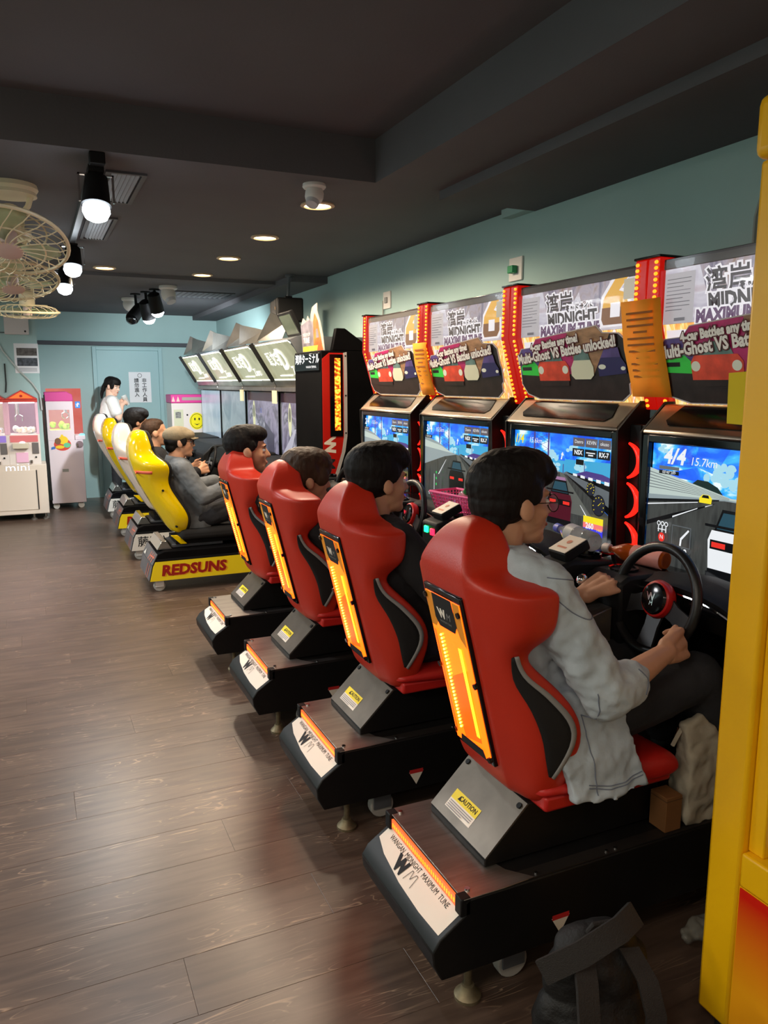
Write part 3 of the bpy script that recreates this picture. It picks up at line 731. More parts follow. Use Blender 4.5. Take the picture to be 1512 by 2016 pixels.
    a.poly([(-.06, -.222), (.07, -.222), (.06, -.196), (-.05, -.196)], INK)
    a.build('panel_print', seat)
    ld = B()
    for i in range(27):
        q = c_ + u * (-.045) + v * (.10 - i * .0105) + n_ * .0085; ld.ell(q, .0032, None, 6, 4)
    stuff(ld.build('led_row', LEDY, seat))
    for a_, b_ in ((-.086, .205), (.078, .19), (-.086, -.2), (.084, -.215), (.09, 0.0), (-.09, 0.0)):
        q = c_ + u * a_ + v * b_; B().cyl(q + n_ * .004, q + n_ * .012, .008, n=10).build('screw', GLOSSB, seat)
    # --- cabinet
    cab = B().box(1.93, 2.32, -.395, .395, 0.0, 1.36).build('cabinet_body', BLACK, t, bevel=.006)
    bz = B()
    for y0, y1, z0, z1 in ((-.342, -.315, .865, 1.335), (.315, .342, .865, 1.335), (-.315, .315, 1.31, 1.335), (-.315, .315, .865, .908)):
        bz.box(1.845, 1.93, y0, y1, z0, z1)
    bz.build('screen_bezel', GLOSSB, t, bevel=.003)
    # hood: bright rim with a dark pressed middle
    hp = [(1.842, 1.335), (1.842, 1.346), (1.935, 1.432), (1.98, 1.432), (1.98, 1.335)]
    hood = B().prism(hp, 'y', -.342, .342).build('screen_hood', mat('hood_gunmetal', (150, 138, 124), .28, .9, var=.15, vscale=6), t, bevel=.006)
    hn = Vector((-.086, 0, .093)).normalized(); hd = Vector((.093, 0, .086)).normalized(); h0 = Vector((1.842, 0, 1.346))
    q = [h0 + hd * s + Vector((0, y, 0)) + hn * .003 for s, y in ((.028, -.25), (.028, .25), (.05, .275), (.12, .25), (.12, -.25), (.05, -.275))]
    B().poly(q).build('hood_inset', GLOSSB, hood, fix=False)
    B().prism([(1.84, 1.34), (1.94, 1.44), (1.98, 1.44), (1.98, .86), (1.86, .86)], 'y', -.352, -.343).build('hood_cheek', MATTEB, t)
    B().prism([(1.84, 1.34), (1.94, 1.44), (1.98, 1.44), (1.98, .86), (1.86, .86)], 'y', .343, .352).build('hood_cheek', MATTEB, t)
    # red crescent lamps, three down each side of the screen
    for s in (-1, 1):
        B().box(1.895, 1.93, min(s * .352, s * .402), max(s * .352, s * .402), .84, 1.36).build('lamp_column', MATTEB, t, bevel=.004)
        for zc in (1.235, 1.095, .955):
            pts = []; rs = []
            for i in range(17):
                th = R(-68 + 136 * i / 16); pts.append((1.882, (-(.332 + .088 * math.cos(th)) if s < 0 else .346 + .018 * math.cos(th)), zc + .060 * math.sin(th) / math.sin(R(68)))); rs.append((.004 + .0075 * math.sin(math.pi * i / 16)) * (1 if s < 0 else .5))
            B().tube(pts, rs, 10).build('crescent_lamp', REDG, t)
    # marquee
    mp_ = [(1.905, 1.885), (1.905, 1.69), (1.985, 1.425), (2.16, 1.425), (2.16, 1.885)]
    mq = B().prism(mp_, 'y', -.345, .345).build('marquee_box', BLACK, t, bevel=.003)
    B().box(1.960, 1.984, -.34, .34, 1.400, 1.424).build('lamp_bar', WBAR, mq)
    B().box(1.898, 1.912, -.345, .345, 1.862, 1.895).build('top_clamp', mat('clear_dark_plastic', (66, 60, 58), .15), mq, bevel=.002)
    lav = glow_noise('marquee_lavender', [(196, 188, 206), (226, 222, 232), (206, 190, 200)], .80, 6.0, (1, 1, 2), 1.2)
    fire = glow_noise('marquee_fire', [(255, 226, 190), (255, 214, 120), (240, 150, 60), (250, 232, 226)], 1.25, 7.0, (1, 2.6, 1), 2.5)
    hazy = glow_noise('marquee_haze', [(120, 112, 140), (190, 176, 190), (160, 128, 110)], .65, 5.0, (1, 3, 1), 2.0)
    a = Art((1.904, 0, 1.787), (0, -1, 0), (0, 0, 1))
    a.rect(-.342, .342, -.097, .075, lav); a.poly([(-.2, .075), (.05, .075), (-.02, .0), (-.15, -.05)], hazy); a.poly([(.02, .075), (.2, .075), (.16, -.03), (.07, -.05)], hazy)
    PUR = glow('logo_plum', (70, 48, 66), .25); PUR2 = glow('logo_purple', (120, 66, 130), .4); WLOGO = glow('logo_white', (244, 240, 246), .85)
    GOLD = glow('logo_gold', (226, 168, 48), .9); GOLD2 = glow('logo_dark_gold', (150, 86, 20), .5)
    def outl(tx, x, z, s_, m, b_=.002, **k):
        a.text(tx, x, z, s_, WLOGO, bold=b_ + .006, **k); a.text(tx, x, z, s_, m, bold=b_, **k)
    outl('湾岸', -.085, .014, .085, PUR, .0015, shear=-.1)
    outl('ミッドナイト', .035, -.006, .034, PUR, .0008, sx=.8)
    outl('MIDNIGHT', -.005, -.043, .066, PUR, .003, shear=-.15, sx=.92)
    outl('MAXIMUM TUNE', -.02, -.083, .052, PUR2, .003, sx=.92)
    # big numeral
    six = [(.235, .078), (.30, .078), (.255, .035), (.30, .022), (.305, -.055), (.285, -.080), (.18, -.080), (.168, -.06), (.175, .012)]
    a.poly([(x + (.012 if x > .235 else -.012), z + (.008 if z > 0 else -.008)) for x, z in six], WLOGO); a.poly(six, GOLD)
    a.poly([(.17, -.02), (.305, -.02), (.304, -.055), (.285, -.080), (.18, -.080), (.168, -.06)], GOLD2)
    a.rect(.215, .265, -.055, -.005, WLOGO)
    a.rect(-.335, -.21, -.097, .06, glow('backlit_paper', (214, 208, 214), .55))
    gi = glow('backlit_print', (150, 144, 152), .35)
    for i in range(9): a.rect(-.325, -.225 - .03 * (i % 3 == 2), .04 - i * .012, .0425 - i * .012, gi)
    a.rect(-.285, -.24, -.09, -.08, gi)
    a.rect(.285, .338, .0, .068, glow('backlit_paper_cream', (224, 214, 190), .5))
    a.build('marquee_art', mq)
    vl = Vector((1.905 - 1.985, 0, 1.69 - 1.425)).normalized()
    a = Art((1.9445, 0, 1.5575), (0, -1, 0), vl); a.rect(-.342, .342, -.138, .138, fire)
    a.text('湾岸ミッドナイト マキシマムチューン', -.03, .118, .026, PUR, sx=.8)
    a.rect(-.33, -.22, .08, .118, WLOGO)
    a.build('lower_art', mq)
    cl = B(); 
    for (x0, z0, x1, z1) in ((1.896, 1.886, 1.896, 1.688), (1.896, 1.688, 1.976, 1.423)):
        cl.poly([(x0, -.344, z0), (x0, .344, z0), (x1, .344, z1), (x1, -.344, z1)])
    cl.build('clear_cover', mat('clear_acrylic', (255, 255, 255), .03, alpha=.10, spec=.8), mq, fix=False)
    # bent red lamp pillars
    for s in (-1, 1):
        pp = [(1.885, 1.905), (1.88, 1.69), (1.962, 1.41), (2.05, 1.41), (2.0, 1.69), (2.0, 1.905)]
        y0, y1 = sorted((s * .347, s * .403))
        pil = B().prism(pp, 'y', y0, y1).build('lamp_pillar', REDP, t, bevel=.004)
        B().box(1.878, 2.02, y0 - .002, y1 + .002, 1.905, 1.913).build('pillar_cap', GLOSSB, pil, bevel=.002)
        ld = B(); yi = s * .362
        for i in range(11): ld.ell((1.8805 - .0005 * i * .5, yi, 1.89 - i * .0185), (.004, .009, .0062), None, 8, 5)
        for i in range(15):
            f = (i + .5) / 15; ld.ell((1.8785 + .082 * f, yi, 1.685 - .27 * f), (.004, .009, .0062), None, 8, 5)
        stuff(ld.build('led_row', LEDO, pil))
    # cardboard sign with four cars
    v = Vector((-.045, 0, .25)).normalized(); o0 = Vector((1.902, 0, 1.566)); u = Vector((0, -1, 0)); n_ = u.cross(v)
    outline = [(-.335, -.07), (-.335, .055), (-.315, .078), (-.235, .082), (-.205, .115), (-.05, .128), (.17, .146), (.20, .118), (.285, .112), (.315, .09), (.325, .02), (.335, .0), (.335, -.06), (.322, -.07), (.322, -.105), (.28, -.132), (-.22, -.132), (-.30, -.112)]
    q = [o0 + u * a_ + v * b_ for a_, b_ in outline]
    sg = B().add(q + [p + n_ * .004 for p in q], [tuple(range(len(q) - 1, -1, -1)), tuple(range(len(q), 2 * len(q)))] + [(i, (i + 1) % len(q), len(q) + (i + 1) % len(q), len(q) + i) for i in range(len(q))]).build('card_sign', mat('card_white_edge', (206, 196, 196), .5), t)
    PRp = mat('print_violet', (92, 74, 140), .35, var=.4, vscale=14); PRm = mat('print_magenta', (190, 40, 110), .35, var=.35, vscale=16); PRt = mat('print_tan', (172, 130, 96), .35, var=.4, vscale=12, stretch=(1, 1, 4)); PRk = mat('print_dark', (44, 34, 34), .3, var=.4, vscale=18)
    GRN = mat('print_green', (60, 220, 80), .3); RDp = mat('print_red', (232, 80, 56), .3, var=.25, vscale=20); WHp = mat('print_white_car', (226, 226, 200), .3); BLp = mat('print_blue_car', (46, 42, 96), .3); GLp = mat('print_glass', (110, 140, 136), .25, var=.3, vscale=20); HLp = mat('print_lamp', (236, 240, 226), .3)
    a = Art(o0 + n_ * .004, u, v, eps=.0003)
    inner = [(x * .985, z * .97) for x, z in outline]
    a.poly(inner, PRk)
    a.poly([(-.33, -.03), (-.33, .053), (-.31, .075), (-.235, .079), (-.16, .08), (-.12, -.03)], PRp)
    a.poly([(-.235, .079), (-.203, .112), (-.05, .124), (.06, .130), (.03, -.03), (-.15, -.03)], PRm)
    a.poly([(.0, .128), (.167, .142), (.198, .115), (.24, .112), (.14, -.03), (.04, -.03)], PRt)
    a.poly([(-.325, .0), (-.30, .022), (-.23, .024), (-.20, .0), (-.20, -.035), (-.32, -.03)], GRN); a.rect(-.315, -.25, -.012, .002, INK); a.poly([(-.30, .022), (-.285, .045), (-.225, .048), (-.21, .022)], GLp)
    a.poly([(-.205, .0), (-.19, .022), (-.025, .022), (-.005, .0), (-.005, -.055), (-.2, -.055)], RDp); a.poly([(-.175, .022), (-.15, .062), (-.06, .062), (-.04, .022)], GLp); a.disc(-.185, -.012, .018, .016, HLp); a.disc(-.028, -.012, .018, .016, HLp); a.rect(-.2, -.01, -.075, -.055, PRk)
    a.poly([(.01, -.005), (.03, .022), (.125, .022), (.14, -.005), (.14, -.035), (.12, -.05), (.03, -.05), (.01, -.035)], WHp); a.poly([(.03, .022), (.045, .062), (.112, .062), (.125, .022)], GLp)
    a.poly([(.165, .0), (.185, .028), (.29, .028), (.315, .0), (.315, -.03), (.17, -.04)], BLp); a.poly([(.185, .028), (.21, .062), (.28, .062), (.29, .028)], PRp); a.disc(.19, -.005, .02, .009, HLp); a.disc(.30, -.012, .012, .007, HLp)
    for tx, x, z, s_ in (('4-car Battles any time!', -.085, .092, .040), ('Multi-Ghost VS Battles unlocked!', -.03, .058, .054)):
        a.text(tx, x, z, s_, mat('print_maroon', (92, 30, 34), .4), bold=.006, sx=.84, rot=5); a.text(tx, x, z, s_, mat('print_white', (248, 244, 240), .35), bold=.0022, sx=.84, rot=5)
    a.build('card_print', sg)
    # --- dash
    dash = B().prism([(1.70, .80), (1.66, .875), (1.69, .915), (1.78, .925), (1.93, .905), (1.93, .80)], 'y', -.385, .385).build('dash_shelf', GLOSSB, t, bevel=.012)
    arch = []
    for i in range(13):
        th = math.pi * i / 12; yy = -.04 - .30 * math.cos(th); zz = .80 + .125 * math.sin(th)
        arch.append([(1.655, yy, zz - .02), (1.645, yy, zz), (1.72, yy, zz + .022), (1.80, yy, zz + .012), (1.80, yy, zz - .02)])
    B().loft(arch).build('instrument_cowl', MATTEB, t, angle=60)
    B().tube([(1.648, -.04 - .28 * math.cos(math.pi * i / 16), .80 + .105 * math.sin(math.pi * i / 16)) for i in range(1, 16)], .004, 6).build('cowl_trim', CHROME, t)
    con = B().prism([(1.47, .58), (1.462, .935), (1.52, .948), (1.68, .935), (1.72, .58)], 'y', .262, .392).build('side_console', MATTEB, t, bevel=.012)
    gb = glow('button_green', (20, 255, 120), 5); rb = glow('button_red', (255, 30, 60), 4)
    B().box(1.452, 1.463, .325, .353, .89, .918).build('start_button', gb, con, bevel=.004)
    B().box(1.452, 1.463, .272, .300, .886, .914).build('view_button', rb, con, bevel=.004)
    M = rotm('Y', -24)
    q = [Vector((1.545, .325, .978)) + M @ Vector((x, y, z)) for x in (-.05, .05) for y in (-.045, .045) for z in (-.022, .012)]
    FQ = [(0, 1, 3, 2), (4, 6, 7, 5), (0, 4, 5, 1), (2, 3, 7, 6), (0, 2, 6, 4), (1, 5, 7, 3)]
    B().add(q, FQ).build('card_reader', MATTEB, con, bevel=.006)
    q = [Vector((1.545, .325, .978)) + M @ Vector((x, y, z)) for x in (-.046, .046) for y in (-.042, .042) for z in (.012, .015)]
    B().add(q, FQ).build('reader_plate', mat('reader_white', (238, 226, 208), .35), con, bevel=.002)
    a = Art(Vector((1.545, .325, .9783)) + M @ Vector((0, 0, .015)), (0, -1, 0), M @ Vector((1, 0, 0))); og = mat('reader_print', (206, 130, 100), .5)
    a.rect(-.022, .022, -.027, -.018, og); a.disc(0, .01, .010, .010, og); a.build('reader_print', con)
    B().prism([(1.57, .70), (1.565, .905), (1.60, .925), (1.74, .925), (1.74, .70)], 'y', .10, .2615).build('centre_console', MATTEB, t, bevel=.01)
    for xx, yy in ((1.63, .335), (1.655, .19)):
        B().lathe([(.034, -.03), (.040, .004), (.046, .006), (.046, .0), (.042, -.03)], (xx, yy, .945 if yy > .25 else .926), 24).build('cup_holder', GLOSSB, con)
    # shifter
    sh = B().prism([(1.46, .70), (1.45, .80), (1.565, .83), (1.565, .70)], 'y', .13, .2615).build('shifter_plate', STEEL, t, bevel=.004)
    B().cyl((1.515, .225, .80), (1.520, .225, .88), .007, n=10).build('lever', CHROME, sh)
    B().ell((1.521, .225, .897), .021).build('knob', CHROME, sh)
    # steering wheel
    ax = Vector((-math.cos(R(13)), 0, math.sin(R(13)))); wu = Vector((0, -1, 0)); wv = ax.cross(wu) * 1.0
    wv = wv if wv.z > 0 else -wv
    wc = Vector((1.605, 0, .885)); RW = .153
    wh = B().tube([wc + wu * (RW * math.cos(2 * math.pi * i / 48)) + wv * (RW * math.sin(2 * math.pi * i / 48)) for i in range(48)], .0145, 12, True).build('steering_wheel', mat('wheel_leather', (20, 20, 21), .35, bump=.05, bscale=300), t)
    for ang in (200, 340, 270):
        d_ = wu * math.cos(R(ang)) + wv * math.sin(R(ang)); e_ = wu * -math.sin(R(ang)) + wv * math.cos(R(ang)); secs = []
        for f, w_, h_ in ((.03, .030, .02), (.08, .024, .012), (.145, .030, .0)):
            p = wc + d_ * f - ax * h_; secs.append([p + e_ * w_ + ax * .004, p - e_ * w_ + ax * .004, p - e_ * w_ - ax * .004, p + e_ * w_ - ax * .004])
        B().loft(secs).build('spoke', mat('spoke_grey', (46, 46, 48), .4, .3), wh)
    Mw = Matrix((wu, wv, ax)).transposed()
    B().lathe([(.0, -.03), (.052, -.03), (.057, -.012), (.052, .0), (.044, .004), (.0, .004)], wc, 28, Mw).build('hub_ring', mat('hub_red', (186, 26, 22), .3), wh)
    B().lathe([(.047, .002), (.042, .010), (.024, .014), (.0, .015)], wc, 28, Mw).build('horn_button', GLOSSB, wh)
    a = Art(wc + ax * .0155, wu, wv); a.text('W', 0, .004, .03, CHROME, bold=.001, shear=-.2); a.text('M', .004, -.014, .018, CHROME); a.build('horn_emblem', wh)
    B().cyl(wc - ax * .02, wc - ax * .17, .035, .05, n=20).build('steering_column', MATTEB, t)
    return t
RM = [red_machine()]
for y in YC[1:]: RM.append(dup(RM[0], (0, y, 0)))
RLAB = ['red bucket seat racing machine nearest the camera, player in denim jacket', 'red bucket seat racing machine, second from the yellow claw machine', 'red bucket seat racing machine, third from the yellow claw machine', 'red bucket seat racing machine next to the terminal tower']
for o, l in zip(RM, RLAB): o['label'] = l

# --- the four screens, each with its own picture
SKY = glow_noise('screen_sky', [(16, 74, 214), (26, 120, 236), (60, 176, 244), (220, 242, 252)], 1.25, 7.5, (1, 1.2, 2.0), .6, .36, .62)
SKYD = glow_noise('screen_sky_deep', [(20, 80, 226), (26, 100, 236), (60, 160, 244)], 1.2, 7.0, (1, 1, 2), .6)
SKYC = glow('screen_cyan', (70, 176, 226), .85)
HAZE = glow('screen_haze', (178, 196, 202), .55)
ROAD = glow_noise('screen_road', [(56, 60, 60), (82, 86, 84), (66, 68, 66)], .62, 6.0, (1, 6, 1))
ROADL = glow('screen_road_light', (120, 124, 118), .55)
ROADW = glow('screen_white', (236, 240, 244), .95)
SDARK = glow('screen_dark', (18, 20, 24), .5)
SGREY = glow('screen_grey', (120, 128, 134), .6)
SMAR = glow('screen_maroon_car', (96, 26, 44), .6)
STEALC = glow('screen_car_glass', (50, 92, 110), .6)
SYEL = glow('screen_yellow', (240, 220, 40), 1.0)
SRED = glow('screen_red', (230, 50, 40), 1.0)
SBLU = glow('screen_meter_blue', (60, 60, 230), 1.0)
SPNK = glow('screen_meter_pink', (240, 120, 120), 1.0)
SPYL = glow('screen_pylon', (88, 70, 150), .7)
def screen(i, art_fn, lab):
    s = B().box(1.866, 1.93, -.314, .314, .908, 1.309).build('screen', GLOSSB, RM[i]); s['label'] = lab
    a = Art((1.866, 0, 1.1085), (0, -1, 0), (0, 0, 1), eps=.00025)
    art_fn(a); a.build('screen_picture', s)
W_, H_ = .312, .198
def meters(a, x, z):
    for dx, dz, r in ((-.05, .055, .024), (0, 0, .036)):
        a.disc(x + dx, z + dz, r, r * 1.1, SDARK); a.disc(x + dx, z + dz, r * .92, r, glow('screen_dial', (40, 44, 60), .7))
        for k in range(9): a.disc(x + dx + r * .75 * math.cos(R(-40 + k * 32)), z + dz + r * .82 * math.sin(R(-40 + k * 32)), .0022, .0022, SYEL, 6)
        a.poly([(x + dx - .002, z + dz), (x + dx + .002, z + dz), (x + dx + r * .6, z + dz + r * .5)], SYEL)
def speed(a, x, z, t):
    a.rect(x - .055, x + .055, z + .008, z + .034, SYEL); a.rect(x - .055, x + .055, z - .010, z + .010, SPNK); a.rect(x - .055, x + .055, z - .034, z - .010, SBLU)
    a.text(t, x - .018, z - .002, .030, ROADW, bold=.001); a.text('km/h', x - .02, z - .026, .010, ROADW); a.text('1440', x + .036, z - .01, .016, SYEL)
def rear_car(a, x, z, s, body, glass):
    a.poly([(x - .055 * s, z - .055 * s), (x + .055 * s, z - .055 * s), (x + .060 * s, z + .01 * s), (x + .052 * s, z + .03 * s), (x - .052 * s, z + .03 * s), (x - .060 * s, z + .01 * s)], body)
    a.poly([(x - .046 * s, z + .03 * s), (x + .046 * s, z + .03 * s), (x + .030 * s, z + .072 * s), (x - .030 * s, z + .072 * s)], SDARK); a.poly([(x - .040 * s, z + .034 * s), (x + .040 * s, z + .034 * s), (x + .027 * s, z + .066 * s), (x - .027 * s, z + .066 * s)], glass)
    a.rect(x - .054 * s, x + .054 * s, z - .006 * s, z + .012 * s, SDARK); a.rect(x - .05 * s, x - .018 * s, z - .002 * s, z + .008 * s, SRED); a.rect(x + .018 * s, x + .05 * s, z - .002 * s, z + .008 * s, SRED)
    a.rect(x - .068 * s, x + .068 * s, z + .036 * s, z + .041 * s, SDARK); a.rect(x - .06 * s, x + .06 * s, z - .07 * s, z - .05 * s, SDARK)
SLIL = glow('screen_lilac', (176, 130, 170), .75); SPALE = glow('screen_pale_bridge', (196, 212, 206), .85)
CLOUD = glow('screen_cloud', (170, 222, 240), .9)
def cloud(a, x, z, s, seed):
    rn = random.Random(seed)
    for k in range(6): a.disc(x + rn.uniform(-.04, .04) * s, z + rn.uniform(-.02, .02) * s, rn.uniform(.012, .026) * s, rn.uniform(.009, .018) * s, CLOUD, 12)
def tower_scene(pos, dist, dim):
    def f(a):
        a.rect(-W_, W_, -H_, H_, SKY)
        a.poly([(-.065, H_), (.095, H_), (.09, .13), (.05, .10), (.0, .12), (-.065, .10)], SKYD)
        a.poly([(-.065, .10), (.312, .11), (.312, .02), (-.065, .04)], SKYC)
        cloud(a, -.035, .115, .7, 1); cloud(a, .075, .15, .6, 2); cloud(a, .13, .085, .8, 3); cloud(a, -.02, .07, .7, 4)
        a.poly([(.10, .052), (.17, .07), (.26, .066), (.312, .055), (.312, .04), (.1, .045)], SPYL)
        for x0 in (-.165, -.07): a.poly([(x0, .03), (x0 + .010, .03), (x0 + .010, H_), (x0, H_)], SPYL)
        for k in range(5):
            a.poly([(-.16, .045 + k * .03), (-.155, .045 + k * .03), (-.062, .075 + k * .03), (-.067, .075 + k * .03)], SPYL); a.poly([(-.062, .045 + k * .03), (-.067, .045 + k * .03), (-.16, .075 + k * .03), (-.155, .075 + k * .03)], SPYL)
        a.poly([(-.312, .125), (-.16, .098), (-.04, .060), (.02, .052), (-.06, .036), (-.312, -.03)], HAZE); a.poly([(-.312, .105), (-.14, .085), (-.02, .055), (-.312, .07)], SPALE)
        a.poly([(-.312, -H_), (-.312, -.02), (-.10, .034), (.02, .052), (.06, .046), (.312, -.08), (.312, -H_)], ROAD)
        a.poly([(.015, .052), (.04, .049), (.22, -.10), (.08, -.10)], ROADL)
        a.poly([(.04, .051), (.312, -.055), (.312, .012), (.06, .058)], SGREY); a.poly([(.05, .050), (.312, -.05), (.312, -.078), (.06, .044)], SDARK); a.poly([(.06, .057), (.312, .03), (.312, .008), (.07, .052)], SDARK)
        for k in range(5): a.poly([(.10 + k * .045, .056 - k * .003), (.125 + k * .045, .054 - k * .003), (.125 + k * .045, .045 - k * .004), (.10 + k * .045, .047 - k * .004)], ROADW)
        a.rect(.038, .043, .05, .085, SPYL); a.rect(.165, .169, .05, .10, SPYL)
        for x0, z0, x1, z1 in ((-.08, .02, -.16, -.06), (.15, -.06, .20, -.11)): a.poly([(x0, z0), (x0 + .003, z0), (x1 + .008, z1), (x1, z1)], ROADW)
        a.rect(.012, .05, .098, .135, SKYD); a.poly([(.024, .102), (.032, .102), (.036, .118), (.044, .118), (.036, .132), (.026, .122), (.030, .118)], ROADW)
        rear_car(a, .028, -.068, 1.25, SMAR if not dim else SDARK, STEALC)
        if not dim: a.poly([(-.01, .022), (.066, .022), (.058, .034), (.0, .034)], SLIL)
        for k, n in enumerate(('Danro', 'KEVIN', 'okuso')):
            a.rect(.10 + k * .072, .168 + k * .072, .160, .192, glow('screen_plate', (120, 110, 118), .55)); a.text(n, .134 + k * .072, .177, .019, ROADW)
        for k, n in enumerate(('NSX', None, 'RX-7')):
            a.rect(.10 + k * .072, .168 + k * .072, .122, .152, SDARK)
            if n: a.text(n, .134 + k * .072, .137, .024, ROADW, bold=.0008)
            else: a.rect(.18, .23, .138, .142, ROADW); a.rect(.192, .22, .129, .134, ROADW)
        a.rect(.125, .17, .092, .112, SDARK)
        a.text(pos, -.25, .165, .050, SYEL if not dim else ROADW, bold=.001, shear=.2); a.text(dist, -.135, .164, .030, ROADW, shear=.15)
        a.rect(-.29, -.215, .118, .133, SDARK); a.text("00'40''289", -.252, .125, .012, ROADW)
        meters(a, .268, -.045); speed(a, .245, -.125, '260')
        if dim:
            a.text('TIME 319', -.20, -.165, .020, ROADW); a.rect(-.175, -.171, -.15, -.06, ROADW)
            for z in (-.05, -.08, -.11): a.disc(-.15, z, .006, .007, glow('screen_green_dot', (40, 200, 90), 1.0), 8)
    return f
def bridge_scene(a):
    a.rect(-W_, W_, -H_, H_, SKY)
    a.poly([(-.12, H_), (.0, H_), (-.03, .15), (-.06, .12), (-.14, .14)], SKYD); a.poly([(-.27, .10), (-.12, .135), (-.10, .09), (-.26, .095)], SKYD)
    for x, z, q, sd in ((-.05, .115, .8, 5), (-.01, .135, .8, 6), (.03, .11, 1.0, 8), (-.27, .185, .5, 10), (.15, .13, 1.2, 11)): cloud(a, x, z, q, sd)
    a.poly([(-.135, .080), (-.11, .098), (-.07, .097), (-.03, .082), (-.01, .062), (-.08, .06)], glow('screen_hill', (30, 56, 54), .6))
    a.poly([(-.312, .118), (-.15, .088), (.02, .056), (.312, .06), (.312, .046), (-.312, .012)], SPALE)
    for k in range(6): a.poly([(-.312, .106 - k * .010), (.015, .055 - k * .001), (.015, .0545 - k * .001), (-.312, .1035 - k * .010)], SGREY)
    a.poly([(-.312, .030), (.0, .050), (.312, .052), (.312, .044), (-.312, .008)], HAZE)
    a.poly([(-.312, -H_), (-.312, .010), (.0, .046), (.312, .047), (.312, -H_)], ROAD)
    a.poly([(-.312, .014), (-.02, .047), (-.02, .043), (-.312, .004)], SDARK); a.poly([(-.312, -.002), (-.10, .030), (-.10, .028), (-.312, -.006)], ROADW)
    a.poly([(-.312, -.06), (-.20, -.02), (-.03, .035), (-.04, .03), (-.2, -.035), (-.312, -.075)], SDARK)
    a.poly([(-.20, -.034), (-.102, .008), (-.098, .012), (-.20, -.029)], ROADW); a.poly([(-.07, .018), (-.045, .028), (-.042, .030), (-.07, .021)], ROADW)
    a.poly([(-.094, .030), (-.048, .030), (-.046, .046), (-.056, .056), (-.082, .056), (-.095, .044)], SYEL); a.poly([(-.086, .046), (-.056, .046), (-.06, .055), (-.08, .055)], SDARK)
    rear_car(a, .045, -.095, 1.6, ROADW, STEALC); a.rect(-.045, .135, -.20, -.165, SDARK)
    a.text('4/4', -.205, .160, .070, ROADW, bold=.002, shear=.2); a.text('15.7km', -.085, .152, .036, ROADW, shear=.15)
    a.rect(-.265, -.18, .118, .129, SGREY); a.rect(-.265, -.18, .103, .115, SDARK); a.text("00'40''289", -.222, .109, .014, ROADW)
    for dx in (0, .017, .034): a.disc(-.252 + dx, -.060, .008, .008, ROADW); a.disc(-.252 + dx, -.060, .005, .005, ROAD); a.rect(-.254 + dx, -.250 + dx, -.088, -.068, ROADW)
    a.rect(-.254, -.216, -.080, -.077, ROADW); a.disc(-.235, -.104, .014, .015, SRED); a.text('N', -.235, -.104, .020, ROADW); a.text('SMT', -.235, -.127, .014, SRED)
    a.rect(-.19, -.112, -.122, -.055, SGREY); a.rect(-.188, -.114, -.120, -.057, ROAD); a.poly([(-.156, -.118), (-.149, -.118), (-.147, -.098), (-.118, -.066), (-.123, -.062), (-.154, -.094)], ROADW)
    a.text('TIME', -.188, -.137, .015, ROADW); a.text('319', -.145, -.137, .028, ROADW, bold=.001)
screen(0, bridge_scene, 'lit game screen with white car on a bridge road')
screen(1, tower_scene('1/4', '15.6km', False), 'lit game screen with maroon car on a motorway')
screen(2, tower_scene('3/4', '15.5km', True), 'lit game screen with dark car on a motorway')
screen(3, tower_scene('2/4', '15.5km', True), 'lit game screen partly hidden by a head')
# ------------------------------------------------------------------ yellow and white seat racing machines further along the wall
YD = [5.87, 7.00, 8.13, 9.26]
YELG = mat('yellow_gloss_shell', (226, 190, 0), .16, coat=.4)
WHTG = mat('white_gloss_shell', (222, 204, 190), .18, coat=.4)
YELB = mat('yellow_board', (232, 204, 24), .45)
WHTB = mat('white_board', (214, 206, 196), .45)
DREAR = mat('rear_grey_print', (104, 102, 106), .35, .3, var=.2, vscale=10)
ORL = mat('orange_line_print', (214, 110, 84), .45)
REDT = mat('red_lettering', (150, 26, 18), .45)
REDST = mat('red_small_sticker', (236, 110, 84), .45)
CANO = glow_noise('canopy_lit', [(176, 174, 136), (200, 198, 160), (190, 188, 150)], .8, 4.0)
CANW = glow('canopy_logo', (255, 255, 246), 1.5)
CANE = glow('canopy_edge_light', (252, 255, 226), 3.0)
FIN = mat('fin_mirror_metal', (196, 192, 184), .30, .95, var=.2, vscale=4)
DSCR = [glow_noise('far_screen_reflect_a', [(120, 112, 140), (176, 170, 200), (98, 100, 120), (206, 206, 224)], .62, 3.4, (1, 1, 1), 1.0), glow_noise('far_screen_reflect_b', [(130, 152, 164), (176, 192, 200), (150, 166, 176)], .58, 3.0, (1, 1, 1), 1.0), glow_noise('far_screen_reflect_c', [(150, 178, 200), (186, 206, 222), (160, 186, 204)], .66, 2.4)]  # pale tones hold reflections on the glass, painted into the screen glow
DSEC = [(.40, .905, .08, .955, .15, .95, .08), (.43, .865, .10, .975, .20, .965, .11), (.50, .825, .11, .990, .235, .96, .14), (.56, .790, .11, .985, .245, .94, .15), (.65, .742, .11, .93, .235, .90, .15), (.74, .692, .105, .875, .215, .85, .145), (.81, .660, .105, .855, .215, .82, .14),
        (.865, .640, .105, .868, .245, .80, .14), (.91, .626, .105, .865, .260, .79, .14), (.945, .617, .105, .845, .25, .78, .135), (.975, .610, .105, .80, .185, .77, .12), (1.01, .606, .105, .770, .150, .755, .10), (1.07, .610, .100, .758, .140, .75, .09), (1.125, .628, .085, .745, .125, .74, .08), (1.155, .648, .07, .735, .105, .73, .07), (1.168, .672, .05, .72, .075, .715, .05)]
